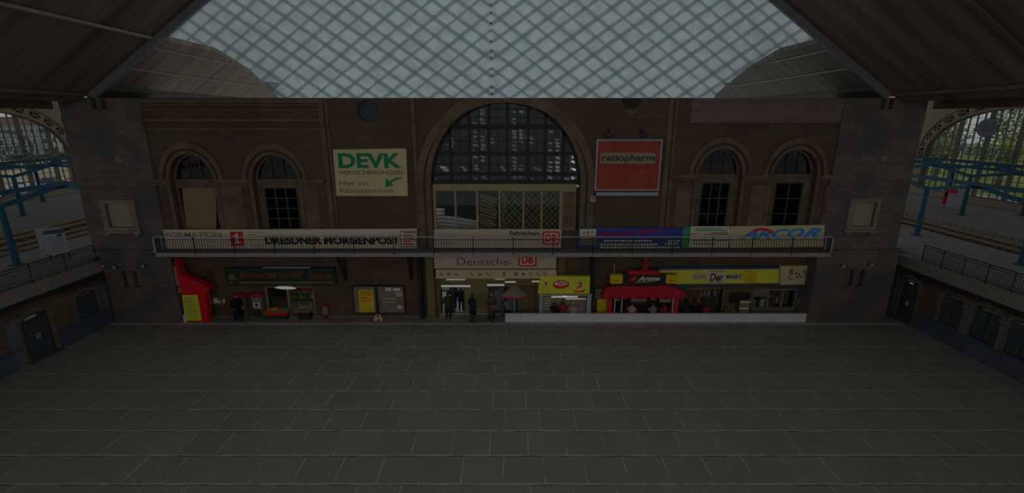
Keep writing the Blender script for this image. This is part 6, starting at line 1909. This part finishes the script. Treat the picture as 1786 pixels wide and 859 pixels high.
# timetable boards behind the left railing
x, y = G(106, 452, PLAT)
t = thing('timetable_board', 'white timetable board with a navy header behind the left platform railing', 'notice board', (x, y, PLAT))
t.rotation_euler = (0, 0, .72)
def loc(mb, name, m, parent):
    o = mb.build(name, MT[m], None); o.parent = parent; return o
loc(MB().box(-.45, .45, -.05, .05, .35, 1.75), 'panel', 'greymetal', t)
loc(MB().box(-.45, .45, -.07, -.051, 1.55, 1.75), 'header', 'navy', t)
mb = MB()
for k in range(8): mb.box(-.38, .38 - .06 * (k % 3), -.06, -.052, .5 + k * .12, .55 + k * .12)
loc(mb, 'timetable_lines', 'facadeB', t)
loc(MB().box(.1, .3, -.07, -.052, 1.36, 1.5), 'pictogram', 'navy', t)
for s in (-1, 1): loc(MB().box(s * .4 - .04, s * .4 + .04, -.04, .04, 0, .36), 'leg', 'iron', t)
x, y = G(88, 448, PLAT)
t = thing('notice_board', 'plain pale grey board standing left of the white timetable board', 'notice board', (x, y + .25, PLAT))
t.rotation_euler = (0, 0, .72)
loc(MB().bbox(-.52, .52, -.06, .06, .1, 1.72, .03), 'panel', 'greymetal', t)
loc(MB().box(-.55, .55, -.09, .09, 0, .1), 'base', 'greymetal', t)

# red machine and pale board on the right platform
x, y = G(1648, 360, PLAT)
t = thing('ticket_machine', 'slim red ticket machine on the far right platform', 'machine', (x, y, PLAT)); t.rotation_euler = (0, 0, -.75)
loc(MB().bbox(-.28, .28, -.2, .2, 0, .25, .03), 'plinth', 'greymetal', t)
loc(MB().bbox(-.25, .25, -.18, .18, .25, 1.2, .03), 'cabinet', 'red', t)
loc(MB().box(-.2, .2, -.2, -.181, .95, 1.15), 'screen', 'screen', t)
loc(MB().bbox(-.27, .27, -.2, .2, 1.2, 1.32, .02), 'dark_band', 'black', t)
loc(MB().bbox(-.22, .22, -.16, .16, 1.32, 1.85, .05), 'top_sign', 'red', t)
loc(MB().box(-.14, .14, -.2, -.181, .5, .62), 'ticket_tray', 'towerframe', t)
x, y = G(1664, 364, PLAT)
t = thing('notice_board', 'pale grey board with a small red header beside the red ticket machine', 'notice board', (x, y, PLAT)); t.rotation_euler = (0, 0, -.75)
loc(MB().bbox(-.62, .62, -.06, .06, .08, 1.75, .03), 'panel', 'greymetal', t)
loc(MB().bbox(-.55, -.05, -.09, -.061, 1.4, 1.75, .02), 'header', 'red', t)
loc(MB().box(-.5, .5, -.1, .1, 0, .08), 'base', 'greymetal', t)

# ================================================================== OUTSIDE THE SIDE WINDOWS
struct('ground_left', MB().box(-240, -49.6, -20, 240, -.4, 0), MT['pavegrey'])
struct('ground_right', MB().box(45.4, 240, -20, 240, -.4, 0), MT['asphalt'])
o = MB().plate([(77, 40), (240, 40), (240, 240), (77, 240)], [], 'z', 0.0, .06).build('lawn', MT['lawn']); tag(o, 'green lawn beyond the right arched window', 'lawn', kind='stuff')
struct('road_right', MB().plate([(69, 30), (76, 30), (76, 240), (69, 240)], [], 'z', .06, .09), MT['asphalt'])
def car(x, y, rz, paint, label, group):
    t = thing('car', label, 'car', (x, y, .0), group); t.rotation_euler = (0, 0, rz)
    prof = [(-2.1, .35), (-2.15, .62), (-2.0, .82), (-1.2, .9), (-.6, 1.38), (.75, 1.40), (1.35, .95), (2.0, .86), (2.12, .6), (2.1, .35)]
    loc(MB().plate(prof, [], 'x', -.85, .85), 'body', paint, t)
    win = [(-1.05, .93), (-.55, 1.32), (.7, 1.33), (1.18, .95)]
    loc(MB().plate(win, [], 'x', -.865, .865), 'side_windows', 'housewin', t)
    loc(MB().loft([[(-.72, -1.16, .92), (.72, -1.16, .92), (.72, -1.13, .93), (-.72, -1.13, .93)], [(-.66, -.66, 1.35), (.66, -.66, 1.35), (.66, -.6, 1.36), (-.66, -.6, 1.36)]]), 'windscreen', 'housewin', t)
    for sx in (-1, 1):
        for yy in (-1.3, 1.3):
            w = loc(MB().tube((sx * .88, yy, .32), (sx * .7, yy, .32), .32, .32, 14), 'wheel', 'tyre', t)
            loc(MB().tube((sx * .89, yy, .32), (sx * .87, yy, .32), .18, .18, 10), 'hubcap', 'greymetal', w)
pc = ['facadeA', 'white', 'facadeB', 'red', 'greymetal', 'white', 'navy', 'facadeA']
cn = {'facadeA': 'cream', 'white': 'white', 'facadeB': 'grey', 'red': 'red', 'greymetal': 'silver', 'navy': 'dark blue'}
rnd = random.Random(17)
loc_words = ['nearest the window', 'in the front row', 'in the middle of the row', 'farther along the row', 'far along the row', 'at the far end of the row']
for r, X_ in enumerate((-66, -75, -86)):
    for k in range(7):
        c = 'red' if (r, k) in ((2, 4), (2, 5)) else pc[(r * 3 + k * 5 + 1) % 8]
        if c == 'red' and r != 2: c = 'white'
        car(X_ + rnd.uniform(-.6, .6), 58 + k * 5.4 + r * 7, math.pi / 2 + rnd.uniform(-.1, .1), c, '%s car in the %s row outside the left arched window, number of rows back %s' % (cn[c], ('near', 'middle', 'far')[r], ('one', 'two', 'three')[r]) if False else '%s parked car in the %s row outside the left arched window' % (cn[c], ('near', 'middle', 'far')[r]), 'cars parked outside the left window, %s row, %s' % (('near', 'middle', 'far')[r], cn[c]))
for k in range(7):
    c = ('white', 'facadeA', 'greymetal', 'white', 'navy', 'white', 'facadeA')[k]
    car(66 + rnd.uniform(-.4, .4), 55 + k * 5.2, math.pi / 2 + rnd.uniform(-.06, .06), c, '%s parked car outside the right arched window' % cn[c], 'cars parked outside the right window, ' + cn[c])
# hoarding and hedge on the left
t = thing('hoarding', 'long cream hoarding beyond the parked cars on the left', 'hoarding', (-98, 90, 0))
for k in range(14): MB().box(-98, -97.8, 62 + k * 7, 62 + k * 7 + 6.8, .1, 2.9).build('panel', MT['hoarding'], t)
MB().box(-98.3, -98.05, 62, 160, 2.2, 2.4).build('rail', MT['bark'], t)
def leaf_cloud(mb, c, r, n, size, rnd):
    for i in range(n):
        while True:
            v = Vector((rnd.uniform(-1, 1), rnd.uniform(-1, 1), rnd.uniform(-1, 1)))
            if .35 < v.length < 1: break
        p = Vector(c) + Vector((v.x * r[0], v.y * r[1], v.z * r[2]))
        u = Vector((rnd.uniform(-1, 1), rnd.uniform(-1, 1), rnd.uniform(-.6, .6))).normalized() * size * rnd.uniform(.6, 1.3)
        w = u.cross(Vector((rnd.uniform(-1, 1), rnd.uniform(-1, 1), rnd.uniform(-1, 1))).normalized()) * .7
        mb.face([p - u * .5 - w * .3, p + w * .1 - u * .1 - w * .5, p + u * .5, p + w * .5])
def tree(x, y, h, r, mat, label, group, seed, n=900):
    rnd = random.Random(seed)
    z0 = .06 if x > 0 else 0
    t = thing('tree', label, 'tree', (x, y, z0), group)
    mb = MB().tube((x, y, z0), (x, y, h * .35), .35, .25)
    for i in range(5):
        a = i * 1.3 + rnd.random(); mb.tube((x, y, h * (.25 + .03 * i)), (x + r * .6 * math.cos(a), y + r * .6 * math.sin(a), h * (.5 + .06 * i)), .14, .06)
    mb.build('trunk', MT['bark'], t)
    mb = MB()
    for i in range(6):
        a = rnd.uniform(0, 6.28); q = r * .45
        leaf_cloud(mb, (x + q * math.cos(a), y + q * math.sin(a), h * rnd.uniform(.45, .8)), (r * .62, r * .62, h * .2), n // 6, .75, rnd)
    mb.build('crown', MT[mat], t)
rnd = random.Random(5)
spots = []
i = 0
for row, (X_, n, h0) in enumerate(((84, 7, 9.0), (101, 7, 16.5))):
    for k in range(n):
        spots.append((X_ + rnd.uniform(-2.5, 2.5), 62 + k * 10.6 + row * 6 + rnd.uniform(-.6, .6), h0 * rnd.uniform(.85, 1.15), rnd.uniform(4.3, 5.0), row))
for j, (x, y, h, r, row) in enumerate(spots):
    d_ = rnd.random() < .45
    tree(x, y, h, r, 'leafdark' if d_ else 'leaf', '%s leafy tree in the %s row beyond the right arched window' % ('dark green' if d_ else 'bright green', ('front', 'back')[row]), 'trees beyond the right window, %s row, %s' % (('front', 'back')[row], 'dark' if d_ else 'bright'), 100 + j)
for j in range(11):
    tree(-112 + rnd.uniform(-2, 2), 84 + j * 8.5, 4.6 * rnd.uniform(.8, 1.2), 3.6, 'leafdeep', 'dark green tree in the row behind the cream hoarding', 'trees behind the hoarding', 300 + j, 500)
# houses on the left
def house(x, y, w, d, h, wall, label, roof='houseroof'):
    t = thing('building', label, 'building', (x, y, 0))
    MB().box(x - d / 2, x + d / 2, y - w / 2, y + w / 2, 0, h).build('wall', MT[wall], t)
    MB().loft([[(x - d / 2 - .4, y - w / 2 - .4, h), (x + d / 2 + .4, y - w / 2 - .4, h), (x + d / 2 + .4, y + w / 2 + .4, h), (x - d / 2 - .4, y + w / 2 + .4, h)], [(x - d * .1, y - w * .45, h + 2.2), (x + d * .1, y - w * .45, h + 2.2), (x + d * .1, y + w * .45, h + 2.2), (x - d * .1, y + w * .45, h + 2.2)]]).build('roof', MT[roof], t)
    nz = int(h / 3.2); ny = int(w / 3.4)
    for a in range(nz):
        for b in range(ny):
            yy = y - w / 2 + (b + .5) * w / ny; zz = 1.0 + a * 3.2
            f = MB().plate(rect(yy - .8, yy + .8, zz, zz + 1.9), [rect(yy - .65, yy + .65, zz + .12, zz + 1.78)], 'x', x + d / 2, x + d / 2 + .1).build('window_frame', MT['white'], t)
            MB().box(x + d / 2, x + d / 2 + .04, yy - .65, yy + .65, zz + .12, zz + 1.78).build('pane', MT['housewin'], f)
house(-150, 118, 26, 12, 8.6, 'facadeA', 'pale long building with a red-brown roof beyond the left arched window')
house(-160, 148, 24, 12, 10.5, 'facadeB', 'grey taller building to the right of the pale long building')
house(-165, 176, 22, 12, 8.0, 'facadeA', 'pale building at the right end beyond the left arched window')
house(-140, 206, 24, 12, 7, 'facadeB', 'low grey building farthest away outside the left arched window')
